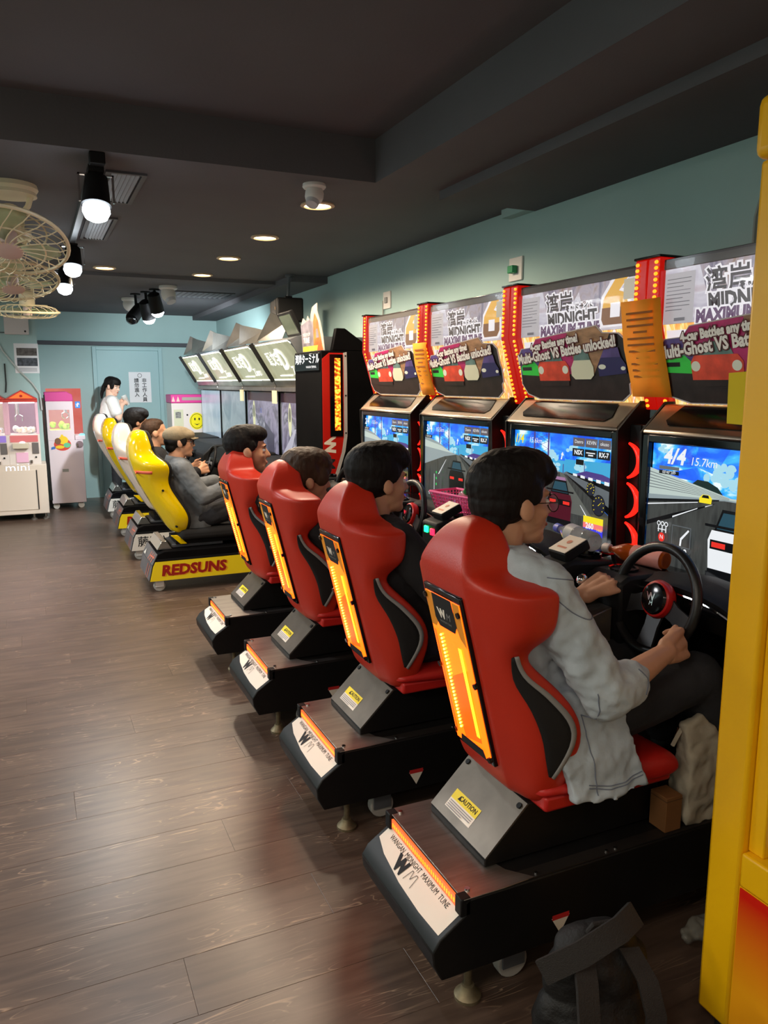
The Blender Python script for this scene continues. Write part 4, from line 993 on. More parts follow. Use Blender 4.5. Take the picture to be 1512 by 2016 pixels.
def far_machine(idx, yel, lab):
    t = thing('racing_arcade_machine', lab, 'arcade machine', (0, YD[idx], 0), group='yellow and white seat racing machines')
    SH = YELG if yel else WHTG
    yn = -.44 if idx == 0 else -.55      # the one by the tower is narrower on that side
    prof = [(.80, .300), (.752, .282), (.712, .20), (.686, .085), (1.9, .085), (1.9, .30)]
    base = B().prism(prof, 'y', -.26, .26).build('base_box', BLACK, t, bevel=.005)
    # grey printed rear plates
    for z0, x0, z1, x1, nm in ((.280, .751, .203, .7135, 'rear_plate'), (.198, .7115, .09, .6872, 'rear_plate')):
        B().prism([(x0 - .004, z0), (x1 - .004, z1), (x1, z1), (x0, z0)], 'y', -.255, .255).build(nm, DREAR, base)
    v = Vector((.042, 0, .078)).normalized(); a = Art((.7265, 0, .240), (0, -1, 0), v); 
    for k in range(3): a.poly([(.02 + k * .07, -.036), (.035 + k * .07, -.036), (.06 + k * .07, .034), (.045 + k * .07, .034)], ORL)
    a.poly([(.06, -.004), (.23, .006), (.23, .016), (.06, .006)], ORL); a.poly([(-.2, -.03), (-.12, -.03), (-.16, .01)], WHTB)
    v2 = Vector((.0243, 0, .108)).normalized(); a.o = Vector((.6955, 0, .145)); a.w = v2; a.n = a.u.cross(v2)
    for k in range(2): a.poly([(.06 + k * .08, -.05), (.075 + k * .08, -.05), (.10 + k * .08, .045), (.085 + k * .08, .045)], ORL)
    a.build('rear_print', base)
    B().prism([(.756, .302), (.79, .365), (.825, .365), (.865, .302)], 'y', -.2, .2).build('chrome_wedge', mat('bright_wedge', (206, 204, 198), .18, .9), base, bevel=.003)
    B().box(.87, 1.25, -.15, .15, .301, .325).build('foot_plate', GREYM, base, bevel=.004)
    # side board with lettering
    bd = B().prism([(.690, .088), (.716, .195), (.732, .228), (1.86, .228), (1.86, .088)], 'y', -.268, -.2605).build('side_board', YELB if yel else WHTB, base)
    a = Art((1.0, -.268, .158), (1, 0, 0), (0, 0, 1))
    if yel: a.text('REDSUNS', .015, -.004, .105, mat('red_lettering_shadow', (222, 150, 20), .5), bold=.006, shear=.12, sx=1.05); a.text('REDSUNS', .005, .0, .105, REDT, bold=.005, shear=.12, sx=1.05)
    else: a.text('藤原とうふ店(自家用)', .20, .0, .095, INK, bold=.001)
    a.build('side_lettering', base)
    B().box(.745, 1.86, -.2665, -.2605, .232, .246).build('side_trim', MATTEB, base)
    for x, y in ((.76, -.21), (.76, .21), (1.6, -.21)):
        c_ = Vector((x, y, .042))
        B().cyl(c_ - Vector((0, .014, 0)), c_ + Vector((0, .014, 0)), .042, n=18).build('caster_wheel', mat('caster_nylon', (170, 166, 160), .5), base, bevel=.004)
        B().box(x - .03, x + .03, y - .022, y - .016, .035, .09).box(x - .03, x + .03, y + .016, y + .022, .035, .09).box(x - .03, x + .03, y - .022, y + .022, .082, .09).build('caster_fork', WHITEP, base)
    # shell seat
    seat = B().loft(side_curve(DSEC)).build('seat_shell', SH, t, sub=2, angle=180)
    rim = []
    for z, xr, wr, xf, wm, xi, wi in DSEC: rim.append([(xf - .012, -wm + .012, z), (xf + .026, -wm + .004, z - .004), (xf + .022, -wm + .06, z), (xf - .03, -wm + .06, z)])
    B().loft(rim).build('seat_rim', BFAB, seat, sub=1, angle=180)
    rim = [[(x, -y, z) for x, y, z in sec] for sec in rim]
    B().loft(rim).build('seat_rim', BFAB, seat, sub=1, angle=180)
    B().loft([[(x, y, z) for x, y, z in ((xi + .012, -wi - .03, z), (xi + .02, 0, z), (xi + .012, wi + .03, z), (xi - .01, 0, z))] for z, xr, wr, xf, wm, xi, wi in DSEC[1:-1]]).build('seat_pad', BFAB, t, angle=180)
    for x, z, y in ((.80, 1.05, -.150), (.845, .74, -.222), (.93, .47, -.222)): B().cyl((x - .03, y + .02, z), (x - .03, y - .008, z), .008, n=10).build('rivet', MATTEB, seat)
    patch_on(seat, lambda u, q: (.635 + .11 * u, .862 + .022 * q), 8, 3, .002, REDST, 'maker_sticker', seat, .001)
    B().box(.93, 1.45, -.22, .22, .36, .44).build('seat_cushion', BFAB, t, bevel=.03, seg=3)
    B().box(.90, 1.40, -.16, .16, .326, .359).build('seat_rail', MATTEB, t)
    if yel: B().prism([(.86, .40), (.91, .40), (.98, .33), (.93, .33)], 'y', -.19, -.17).build('shell_tail', SH, t, bevel=.004)
    # cabinet
    cab = B().box(1.96, 2.33, yn, .55, 0, 1.50).build('cabinet_body', BLACK, t, bevel=.006)
    s = B().box(1.93, 1.965, yn + .01, .53, .88, 1.425).build('screen', GLOSSB, t)
    a = Art((1.93, 0, 1.1525), (0, -1, 0), (0, 0, 1)); m = DSCR[0] if idx < 2 else DSCR[idx - 1]
    a.rect(-.5, -yn - .02, -.265, .265, m)
    if idx < 2:
        a.rect(-.5, -yn - .02, .19, .265, glow('far_screen_plum', (60, 30, 48), .5)); a.poly([(-.5, -.265), (-.28, -.265), (-.1, -.02), (-.14, -.02)], glow('far_screen_rail', (196, 196, 214), .7)); a.poly([(.2, -.265), (.4, -.265), (.4, -.1), (.1, .0)], glow('far_screen_shadow', (88, 86, 108), .55))
        a.disc(-.26, .05, .045, .14, glow('far_screen_gauge', (224, 226, 180), .8)); a.disc(-.26, .09, .03, .06, glow('far_screen_gauge2', (120, 124, 110), .6)); a.text('12', -.02, .1, .06, glow('far_screen_blue', (90, 120, 200), .9))
    a.build('screen_picture', s)
    B().box(1.90, 1.97, yn, .56, 1.432, 1.470).build('screen_trim', STEEL, t, bevel=.004)
    B().prism([(1.965, 1.472), (1.915, 1.472), (1.885, 1.525), (1.965, 1.525)], 'y', yn, .56).build('canopy_skirt', FIN, t)
    # leaning lit canopy
    v = Vector((1.715 - 1.892, 0, 1.815 - 1.525)).normalized(); u = Vector((0, -1, 0)); n_ = u.cross(v); o0 = Vector((1.8035, 0, 1.67))
    can = B().prism([(1.892, 1.525), (1.715, 1.815), (1.78, 1.84), (2.30, 1.84), (2.30, 1.525)], 'y', yn, .555).build('canopy_box', GREYM, t, bevel=.003)
    a = Art(o0, u, v, eps=.0008)
    xr_ = -yn - .01; hp = [(-.54, -.165), (xr_, -.165), (xr_, .10), (.38, .165), (-.54, .165)]
    a.poly(hp, CANO)
    a.rect(-.50, .36, .156, .168, CANE); a.poly([(.36, .168), (.38, .168), (.43, .145), (.42, .135)], CANE); a.rect(-.53, .2, -.168, -.156, CANE); a.poly([(.2, -.156), (.24, -.166), (xr_, -.166), (xr_, -.156)], CANE)
    a.text('頭文字', -.20, .02, .13, CANW, bold=.003, sx=.9); a.text('D', .02, .01, .25, CANW, bold=.007); a.text('Zero', .22, -.085, .10, CANW, bold=.002); a.rect(-.28, .06, -.128, -.116, CANW)
    a.build('canopy_print', can)
    pv = [o0 + u * x + v * z + n_ * h for h in (.0, .03) for x, z in ((-.565, -.17), (-.535, -.17), (-.535, .19), (-.565, .19))]
    B().add(pv, [(3, 2, 1, 0), (4, 5, 6, 7), (0, 1, 5, 4), (1, 2, 6, 5), (2, 3, 7, 6), (3, 0, 4, 7)]).build('canopy_bar', MATTEB, can)
    # mirrored fins above
    for y0, y1, y2, dz in ((.50, .16, .0, .0), (-.03, .02, max(yn, -.42), .03)) if idx else ((.50, .16, .0, .0),):
        pts = [(1.735, y0, 1.842), (1.76, y1, 2.05 - dz), (1.86, y2, 1.98 - dz), (1.80, y2, 1.842)]
        b = B().poly(pts)
        ob = b.build('mirror_fin', FIN, t, fix=False, flat=True); md = ob.modifiers.new('solid', 'SOLIDIFY'); md.thickness = .006
    if idx == 0:
        mv = Vector((-.10, 0, .19)).normalized(); mo = Vector((1.775, -.24, 1.925)); mn_ = u.cross(mv)
        q = [mo + u * x + mv * z + mn_ * h for h in (-.03, 0) for x, z in ((-.15, -.09), (.17, -.09), (.17, .10), (-.15, .10))]
        mon = B().add(q, [(3, 2, 1, 0), (4, 5, 6, 7), (0, 1, 5, 4), (1, 2, 6, 5), (2, 3, 7, 6), (3, 0, 4, 7)]).build('top_monitor', MATTEB, t, bevel=.004)
        a = Art(mo, u, mv); a.rect(-.125, .145, -.07, .08, mat('off_screen_green', (84, 96, 78), .25)); a.build('monitor_glass', mon)
    # dash and wheel
    B().prism([(1.50, .62), (1.50, .80), (1.62, .90), (1.93, .90), (1.93, .62)], 'y', max(yn, -.45), .45).build('dash', MATTEB, t, bevel=.015)
    if idx == 0: B().box(1.60, 1.90, -.43, -.37, .902, .93).build('lime_panel', glow('lime_panel', (150, 255, 40), .9), t, bevel=.004)
    ax = Vector((-.95, 0, .31)).normalized(); wu = Vector((0, -1, 0)); wv = Vector((.31, 0, .95)).normalized(); wc = Vector((1.44, 0, .80))
    wh = B().tube([wc + wu * (.14 * math.cos(2 * math.pi * i / 32)) + wv * (.14 * math.sin(2 * math.pi * i / 32)) for i in range(32)], .013, 8, True).build('steering_wheel', MATTEB, t)
    for ang in (190, 350, 270):
        d_ = wu * math.cos(R(ang)) + wv * math.sin(R(ang)); B().cyl(wc, wc + d_ * .13, .012, n=8).build('spoke', GREYM, wh)
    B().cyl(wc - ax * .1, wc + ax * .01, .04, n=16).build('hub', GLOSSB, wh)
    return t
DLAB = ['racing machine with yellow shell seat and full yellow side board, next to the tower', 'racing machine with pale shell seat between the two yellow ones', 'racing machine with yellow shell seat, second from the far wall', 'racing machine with pale shell seat nearest the far wall']
DM = [far_machine(i, i % 2 == 0, DLAB[i]) for i in range(4)]

# ------------------------------------------------------------------ terminal tower between the two rows
tw = thing('terminal_tower', 'tall black terminal tower with red lit side panel between the two rows', 'terminal', (0, 4.86, 0))
body = B().box(1.75, 2.30, 0, .56, 0, 1.715).build('tower_body', BLACK, tw, bevel=.006)
B().box(1.742, 1.750, .02, .54, 1.585, 1.70).build('sign_panel', GLOSSB, body, bevel=.002)
a = Art((1.742, .28, 1.645), (0, -1, 0), (0, 0, 1)); tl = glow('terminal_sign_white', (250, 250, 250), 1.3)
a.text('湾岸ターミナル', .01, .015, .072, tl, bold=.0015); a.text('WANGAN TERMINAL', .10, -.035, .022, tl); a.build('sign_lettering', body)
# red side panel
redm = mat('red_side_panel', (190, 30, 20), .3)
pp = [(1.755, 1.66), (1.805, 1.70), (1.905, 1.70), (1.905, 1.13), (1.886, 1.04), (1.84, .90), (1.77, .80), (1.755, .80)]
sp_ = B().prism(pp, 'y', -.006, .0).build('side_panel', redm, tw)
edge = [(1.905, 1.70), (1.907, 1.45), (1.906, 1.144), (1.890, 1.04), (1.845, .90), (1.78, .78), (1.76, .75)]
B().loft([[(x - .002, -.010, z), (x + .022, -.010, z + .006), (x + .022, 0, z + .006), (x - .002, 0, z)] for x, z in edge]).build('edge_strip', mat('grey_edge_strip', (186, 180, 176), .4), sp_)
for z in (1.68, 1.42, 1.17): B().cyl((1.917, -.011, z), (1.917, -.014, z), .006, n=8).build('rivet', MATTEB, sp_)
B().box(1.806, 1.896, -.014, -.0065, 1.15, 1.69).build('led_housing', GLOSSB, sp_)
led = glow_noise('tower_led_orange', [(120, 24, 0), (255, 110, 10), (255, 190, 60)], 3.0, 42, (1, 1, 1.6), 0, .38, .62)
B().box(1.838, 1.878, -.0165, -.0142, 1.19, 1.665).build('led_matrix', led, sp_)
a = Art((1.80, -.0065, 1.03), (0, 0, -1), (1, 0, 0)); a.text('W', -.05, .0, .105, WSTICK, bold=.006, shear=-.25); a.text('M', .06, .0, .1, INK, bold=.001, shear=.1); a.build('panel_lettering', sp_)
B().prism([(1.83, 1.716), (1.86, 1.86), (1.92, 1.86), (2.10, 1.74), (2.10, 1.716)], 'y', .0, .05).build('top_fairing', BLACK, tw, bevel=.004)
# promotional cut-out card standing on the tower
cc = thing('promo_cutout', 'shiny promotional cut-out card standing on top of the black tower', 'cut-out card', (1.80, 4.86, 1.717))
out = [(.50, .0), (.52, .10), (.54, .20), (.50, .24), (.43, .215), (.40, .25), (.34, .21), (.33, .26), (.30, .30), (.20, .32), (.20, .27), (.14, .19), (.09, .10), (.06, .0)]
B().prism(out, 'x', -.004, 0).build('card', mat('foil_card', (206, 198, 190), .25, .3, var=.2, vscale=9), cc)
a = Art((-.004, .30, 0), (0, -1, 0), (0, 0, 1)); pg = mat('foil_print_gold', (214, 128, 60), .3, .3, var=.5, vscale=14); ps = mat('foil_print_violet', (150, 140, 150), .3, .3, var=.4, vscale=16)
a.poly([(-.21, .0), (.02, .0), (.02, .2), (-.06, .22), (-.25, .19)], ps); a.poly([(.03, .04), (.2, .04), (.12, .2), (.05, .26), (.02, .2)], pg); a.poly([(.08, .09), (.14, .09), (.11, .15), (.08, .15)], ps)
a.poly([(-.2, .005), (.22, .005), (.2, .04), (-.2, .04)], mat('foil_print_lime', (200, 206, 70), .35, var=.4, vscale=18)); a.poly([(.1, .005), (.22, .005), (.17, .08), (.12, .05)], mat('foil_print_orange', (226, 96, 44), .35, var=.3, vscale=20))
a.text('TUNE', -.12, .08, .05, PAPER, bold=.002); a.text('MAXIMUM', -.12, .12, .035, PAPER); a.build('card_print', cc)

# ------------------------------------------------------------------ claw machines at the back
WCAB = mat('white_cabinet_paint', (226, 216, 210), .45)
WCABC = mat('warm_white_cabinet', (214, 200, 186), .5)
PINKT = mat('pink_plastic', (206, 70, 140), .4)
PALEP = mat('pale_pink_plastic', (236, 190, 210), .4)
GLASS = mat('clear_glass', (255, 255, 255), .02, alpha=.12, spec=.6)
LITW = glow('claw_interior_light', (255, 246, 250), 7.0)
LITR = glow('claw_roof_orange', (255, 110, 50), 1.3)
def toy_pile(parent, x0, x1, y0, y1, z, n, cols, r):
    for i in range(n):
        x = random.uniform(x0 + r, x1 - r); y = random.uniform(y0 + r, y1 - r); rr = r * random.uniform(.75, 1.15)
        b = B().ell((x, y, z + rr * .8 + random.uniform(0, r * .9)), (rr, rr * .9, rr * .85), Euler((random.random() * 3, random.random() * 3, 0)).to_matrix(), 10, 7)
        b.ell((x + rr * .5, y - rr * .6, z + rr * 1.7), rr * .45, None, 8, 5)
        o = b.build('prize_toy', random.choice(cols), parent)
TOYW = [mat('toy_white', (232, 226, 220), .8), mat('toy_grey', (176, 180, 186), .8), mat('toy_cream', (236, 216, 190), .8)]
TOYP = [mat('toy_peach', (240, 150, 120), .8), mat('toy_white', (232, 226, 220), .8)]
TOYG = [mat('toy_lime', (170, 214, 50), .7), mat('toy_lime2', (200, 224, 90), .7)]
tc_ = thing('twin_claw_machine', 'small white twin claw machine with orange gable roofs by the pillar', 'claw machine', (0, 9.28, 0))
cabn = B().box(-.60, .10, 0, .42, .07, .62).build('lower_cabinet', WCABC, tc_, bevel=.006)
B().box(-.55, .0, -.006, -.0005, .12, .56).build('service_door', WCABC, cabn, bevel=.002)
B().box(-.012, .0, -.009, -.006, .12, .56).build('door_slot', INK, cabn)
for x in (-.5, -.06, .06): B().lathe([(.035, 0), (.035, .01), (.012, .03), (.012, .07)], (x, .06, 0), 14).build('foot', STEEL, cabn)
a = Art((-.27, 0, .60), (1, 0, 0), (0, 0, 1)); 
mn = glow('mini_letter_light', (236, 236, 255), 1.6); a.text('mini', .08, -.01, .13, mn, bold=-.0015, sx=1.15); a.build('lit_lettering', cabn)
for ux, inner in ((-.42, glow('claw_back_tan', (200, 170, 150), .55)), (-.105, glow('claw_back_plum', (150, 90, 130), .55))):
    w = .158
    up = B().box(ux - w, ux + w, .012, .40, .62, .95).build('claw_unit', WCAB, tc_, bevel=.004)
    # frame posts round the lit box
    for sx in (-1, 1): B().box(min(ux + sx * w, ux + sx * (w - .028)), max(ux + sx * w, ux + sx * (w - .028)), .012, .05, .95, 1.30).build('corner_post', PALEP, up, bevel=.003)
    B().box(ux - w, ux + w, .36, .40, .95, 1.30).build('back_wall', inner, up); B().box(ux - w, ux + w, .012, .40, 1.30, 1.33).build('roof_tray', mat('red_roof_edge', (206, 66, 60), .4), up)
    B().box(ux - w + .03, ux + w - .03, .05, .35, 1.288, 1.298).build('light_tray', LITW, up)
    B().box(ux - w + .028, ux + w - .028, .018, .022, .95, 1.30).build('front_glass', GLASS, up)
    B().prism([(ux - w - .005, 1.332), (ux + w + .005, 1.332), (ux, 1.43)], 'y', .005, .40).build('gable_roof', mat('red_roof_edge', (206, 66, 60), .4), up)
    B().prism([(ux - w + .04, 1.342), (ux + w - .04, 1.342), (ux, 1.412)], 'y', -.001, .0045).build('gable_sign', LITR, up)
    a = Art((ux, -.0015, 1.366), (1, 0, 0), (0, 0, 1)); a.disc(0, 0, .018, .016, mat('red_sticker', (190, 40, 40), .5), 6); a.build('gable_letter', up)
    for k in range(3):
        an = 2 * math.pi * k / 3; c0 = Vector((ux - .05, .2, 1.17)); B().tube([c0, c0 + Vector((.05 * math.cos(an), .05 * math.sin(an), -.03)), c0 + Vector((.045 * math.cos(an), .045 * math.sin(an), -.08))], .006, 6).build('claw_prong', CHROME, up)
    B().cyl((ux - .05, .2, 1.16), (ux - .05, .2, 1.29), .022, n=12).build('claw_head', CHROME, up)
    toy_pile(up, ux - w + .03, ux + w - .03, .05, .34, .95, 16, TOYW if ux > -.2 else TOYW + TOYP, .034)
    B().box(ux - w + .02, ux + w - .02, .004, .0115, .87, .94).build('lit_apron', glow('apron_rose' if ux > -.2 else 'apron_violet', (240, 130, 130) if ux > -.2 else (170, 140, 230), .7), up)
    B().box(ux - .12, ux + .04, -.05, .0115, .80, .86).build('control_ledge', mat('ledge_cream', (206, 196, 176), .5), up, bevel=.006)
    B().ell((ux - .02, -.02, .866), (.03, .025, .014)).build('push_button', glow('button_white', (255, 240, 250), 1.5), up)
    B().box(ux + .075, ux + .14, .002, .0115, .74, .86).build('coin_plate', mat('coin_grey', (120, 116, 116), .4, .5), up, bevel=.002)
    B().box(ux - .09, ux + .03, .0, .0115, .645, .755).build('prize_door', mat('prize_door_pink', (236, 186, 214), .35), up, bevel=.003)
    B().box(ux + .045, ux + .07, -.012, .0115, .635, .67).build('latch', CHROME, up, bevel=.002)
    B().cyl((ux + .107, .0, .70), (ux + .107, .0115, .70), .010, n=10).build('lock', MATTEB, up)
# tall white machine with pink roof
tc_ = thing('claw_machine', 'tall white claw machine with pink roof and round cartoon decal', 'claw machine', (0, 9.98, 0))
lo = B().box(.145, .53, 0, .40, .07, .83).build('lower_cabinet', mat('lilac_white_paint', (222, 206, 212), .42), tc_, bevel=.005)
for x in (.19, .47): 
    for yy in (.05, .33):
        B().cyl((x, yy - .012, .036), (x, yy + .012, .036), .036, n=16).build('caster', WHITEP, lo); B().box(x - .02, x + .02, yy - .018, yy + .018, .055, .07).build('caster_plate', STEEL, lo)
UPM = mat('lilac_white_paint', (222, 206, 212), .42)
for nm, bb in (('side_panel', (.145, .44, 0, .02, .83, .95)), ('side_panel', (.145, .44, 0, .02, 1.19, 1.29)), ('corner_post', (.145, .172, 0, .02, .95, 1.19)), ('corner_post', (.40, .44, 0, .02, .95, 1.19))):
    B().box(*bb).build(nm, UPM, tc_)
B().box(.145, .16, .021, .40, .83, 1.29).build('left_side', UPM, tc_); B().box(.16, .56, .38, .40, .83, 1.44).build('back_panel', glow_noise('red_back_panel', [(226, 96, 84), (240, 130, 116)], .75, 3), tc_)
B().box(.165, .435, .03, .37, 1.265, 1.28).build('light_tray', LITW, tc_)
B().box(.172, .40, .008, .012, .95, 1.19).build('side_glass', GLASS, tc_)
B().prism([(.135, 1.292), (.45, 1.292), (.44, 1.37), (.38, 1.405), (.135, 1.40)], 'y', -.01, .38).build('pink_roof', PINKT, tc_, bevel=.008)
toy_pile(tc_, .17, .42, .04, .35, .95, 7, TOYG, .04)
B().box(.16, .44, .021, .379, .90, .949).build('prize_bed', TOYG[1], tc_)
for k in range(2):
    c0 = Vector((.36, .2, 1.16)); sg = -1 if k else 1; B().tube([c0, c0 + Vector((.035 * sg, 0, -.02)), c0 + Vector((.035 * sg, 0, -.06)), c0 + Vector((.01 * sg, 0, -.08))], .008, 6).build('claw_prong', CHROME, tc_)
B().cyl((.36, .2, 1.15), (.36, .2, 1.265), .02, n=12).build('claw_head', CHROME, tc_)
B().box(.445, .56, .02, .37, .83, .88).build('control_ledge', UPM, tc_, bevel=.006)
B().ell((.525, .06, .885), (.035, .03, .02)).build('push_button', glow('button_blue', (120, 220, 255), 2.0), tc_)
B().cyl((.49, -.004, .775), (.49, -.0005, .775), .042, n=24).build('coin_dial', mat('dial_mauve', (150, 128, 134), .35, .4), lo); B().box(.455, .475, -.02, -.0045, .74, .79).build('dial_handle', CHROME, lo, bevel=.003)
a = Art((.30, 0, .80), (1, 0, 0), (0, 0, 1), eps=.0006)
DC = [mat('decal_%s' % n, c, .5) for n, c in (('red', (206, 70, 56)), ('yellow', (232, 196, 40)), ('green', (96, 186, 140)), ('blue', (60, 110, 180)), ('brown', (120, 84, 60)))]
a.disc(.0, -.02, .095, .075, DC[0], 24); a.disc(.01, .03, .055, .05, DC[1], 20); a.disc(.05, -.03, .04, .03, DC[2], 16); a.disc(-.05, .02, .035, .04, DC[4], 14); a.disc(-.03, -.05, .05, .02, DC[1], 14); a.poly([(-.13, -.08), (-.08, -.07), (-.085, -.04), (-.125, -.05)], DC[3]); a.disc(.0, .075, .016, .025, DC[1], 10)
a.build('round_decal', tc_)
B().box(.28, .35, -.002, -.0002, .45, .485).build('label_plate', mat('grey_socket', (150, 150, 148), .5), lo)
a = Art((.515, .379, 1.24), (1, 0, 0), (0, 0, 1)); a.rect(-.03, .03, -.04, .04, mat('blue_sticker', (40, 130, 210), .4)); a.rect(-.004, .004, -.026, .026, WSTICK); a.rect(-.02, .02, .002, .009, WSTICK); a.poly([(-.02, -.02), (-.014, -.022), (.018, .022), (.012, .024)], WSTICK); a.build('blue_sticker', tc_)
# slim white machine in the far right corner
tc_ = thing('claw_machine', 'white claw machine with magenta top and yellow round decal in the far corner', 'claw machine', (0, 10.15, 0))
lo = B().box(1.62, 2.05, 0, .40, .06, 1.25).build('lower_cabinet', WCAB, tc_, bevel=.006)
for x in (1.66, 2.0): B().cyl((x, .06, .0), (x, .06, .06), .03, n=12).build('foot', RUBBER, lo)
B().box(1.615, 2.055, -.01, .40, 1.252, 1.36).build('magenta_top', mat('magenta_top', (224, 66, 150), .4), tc_, bevel=.01)
a = Art((1.835, -.01, 1.306), (1, 0, 0), (0, 0, 1)); 
for x in (-.19, -.13): a.poly([(x - .022, -.035), (x + .022, -.035), (x, .035)], mat('decal_peach', (250, 200, 190), .5))
a.rect(-.08, .2, -.02, .02, mat('decal_grey', (170, 160, 150), .5)); a.build('top_print', tc_)
a = Art((1.835, 0, 1.0), (1, 0, 0), (0, 0, 1)); yd = mat('decal_bright_yellow', (240, 226, 20), .5)
a.disc(.10, .02, .095, .11, yd, 28); a.disc(.10, .02, .082, .096, INK, 28); a.disc(.10, .02, .076, .09, yd, 28)
for dx in (-.025, .03): a.disc(.10 + dx, .045, .010, .018, INK, 10)
a.poly([(.06, -.01), (.10, -.035), (.14, -.01), (.10, -.022)], INK)
a.rect(-.19, -.07, -.13, .17, mat('decal_poster', (206, 206, 176), .5)); a.rect(-.17, -.10, .06, .14, mat('decal_poster_grey', (130, 130, 126), .5, var=.5, vscale=40)); a.disc(-.02, .10, .012, .012, INK, 10)
a.build('front_print', tc_)
cb = thing('power_lead', 'thin black lead above the far corner claw machine', 'cable', (1.60, FARY - .012, 0))
B().tube([(0, 0, 1.95), (0, 0, 1.6), (.02, 0, 1.3)], .008, 6).build('sheath', RUBBER, cb)
# paper tags taped along the canopies
for y, l in ((6.45, 'small cream paper tag under the canopy right of the nearest divider'), (7.58, 'small cream paper tag under the second canopy divider')):
    o = B().box(1.893, 1.897, y - .07, y + .07, 1.33, 1.44).build('paper_tag', mat('cream_paper', (226, 220, 180), .8)); tag(o, l, 'paper tag')

# ------------------------------------------------------------------ yellow claw machine at the right edge
YELP = mat('yellow_powder_coat', (236, 178, 8), .35, var=.05, vscale=4)
ym = thing('yellow_claw_machine', 'tall yellow claw machine cut off by the right edge', 'claw machine', (0, 0, 0))
X0, X1, Y0, Y1 = 1.33, 2.0, .28, 1.15
for nm, bb, bev in (('corner_post', (X0, X0 + .07, Y1 - .085, Y1, .06, 1.93), .008), ('corner_post', (X0, X0 + .07, Y0, Y0 + .085, .06, 1.93), .008), ('corner_post', (X1 - .07, X1, Y1 - .085, Y1, .06, 1.93), .008), ('corner_post', (X1 - .07, X1, Y0, Y0 + .085, .06, 1.93), .008)):
    B().box(*bb).build(nm, YELP, ym, bevel=bev)
B().box(X0 - .012, X1 + .01, Y0 - .01, Y1 + .012, 1.931, 2.05).build('top_cap', YELP, ym, bevel=.02, seg=3)
low = B().box(X0 + .004, X1 - .004, Y0 + .086, Y1 - .086, .06, .42).build('lower_box', YELP, ym)
B().box(X0, X0 + .075, Y0 + .086, Y1 - .086, .421, .50).build('window_sill', YELP, ym, bevel=.006)
B().box(X0 + .07, X1 - .07, Y1 - .03, Y1 - .012, .5, 1.93).build('side_glass', GLASS, ym)
B().box(X0 + .058, X0 + .064, Y0 + .1, Y1 - .1, .505, 1.90).build('front_glass', GLASS, ym)
for (y0, y1, z0, z1) in ((Y1 - .125, Y1 - .086, .50, 1.93), (Y0 + .086, Y0 + .12, .50, 1.93), (Y0 + .12, Y1 - .125, 1.88, 1.93)):
    B().box(X0 + .02, X0 + .07, y0, y1, z0, z1).build('window_frame', YELP, ym, bevel=.003)
B().box(X1 - .03, X1 - .012, Y0 + .09, Y1 - .09, .5, 1.92).build('mirror_back', mat('claw_back', (170, 168, 160), .3), ym)
B().box(X0 + .08, X1 - .04, Y0 + .1, Y1 - .1, .42, .50).build('prize_floor', mat('prize_floor', (190, 188, 180), .6), ym)
def hexprism(): pass
# printed lower panel: orange with a red glow, partly seen sock-like bag print
og = bpy.data.materials.new('orange_gradient_print'); og.use_nodes = True; nt = og.node_tree; p = nt.nodes['Principled BSDF']; p.inputs['Roughness'].default_value = .35
tcn = nt.nodes.new('ShaderNodeTexCoord'); sx = nt.nodes.new('ShaderNodeSeparateXYZ'); nt.links.new(tcn.outputs['Object'], sx.inputs[0]); rp = nt.nodes.new('ShaderNodeValToRGB'); mr = nt.nodes.new('ShaderNodeMapRange'); mr.inputs[1].default_value = .06; mr.inputs[2].default_value = .42
nt.links.new(sx.outputs['Z'], mr.inputs[0]); nt.links.new(mr.outputs[0], rp.inputs[0]); e = rp.color_ramp.elements; e[0].color = rgb(240, 160, 20); e[1].color = rgb(214, 30, 10); e[0].position = .35; e[1].position = .95
nt.links.new(rp.outputs[0], p.inputs['Base Color'])
B().box(X0 + .0005, X0 + .0035, Y0 + .09, Y1 - .09, .07, .418).build('front_print', og, ym)
a = Art((X0 + .0003, .80, .25), (0, -1, 0), (0, 0, 1)); bl = mat('print_navy', (36, 36, 120), .35)
a.poly([(-.10, .09), (.04, .06), (.07, -.05), (.05, -.16), (-.06, -.15), (-.10, -.08), (-.08, .0)], bl); a.poly([(-.115, .112), (.05, .08), (.04, .06), (-.10, .09)], mat('print_red', (214, 66, 44), .3))
for i in range(14): a.disc(-.07 + .03 * (i % 4) + .008 * (i // 4), .06 - .03 * (i // 4), .006, .006, WSTICK, 8)
a.disc(-.03, -.11, .055, .05, INK, 18); 
for i in range(5): a.disc(-.03 + .028 * math.cos(i * 1.26), -.11 + .028 * math.sin(i * 1.26), .011, .011, mat('decal_pink', (206, 90, 110), .5), 8)
a.build('print_figure', ym)
B().cyl((X0 - .012, Y1 - .042 - .16, .93), (X0 + .02, Y1 - .042 - .16, .93), .022, n=20).build('lock', CHROME, ym)
B().box(X0 - .01, X0 + .01, .90, .94, .452, .475).build('latch', CHROME, ym, bevel=.003)
for x in (X0 + .05, X1 - .05):
    for y in (Y0 + .05, Y1 - .05): B().cyl((x, y, 0), (x, y, .06), .03, n=14).build('foot', RUBBER, ym)
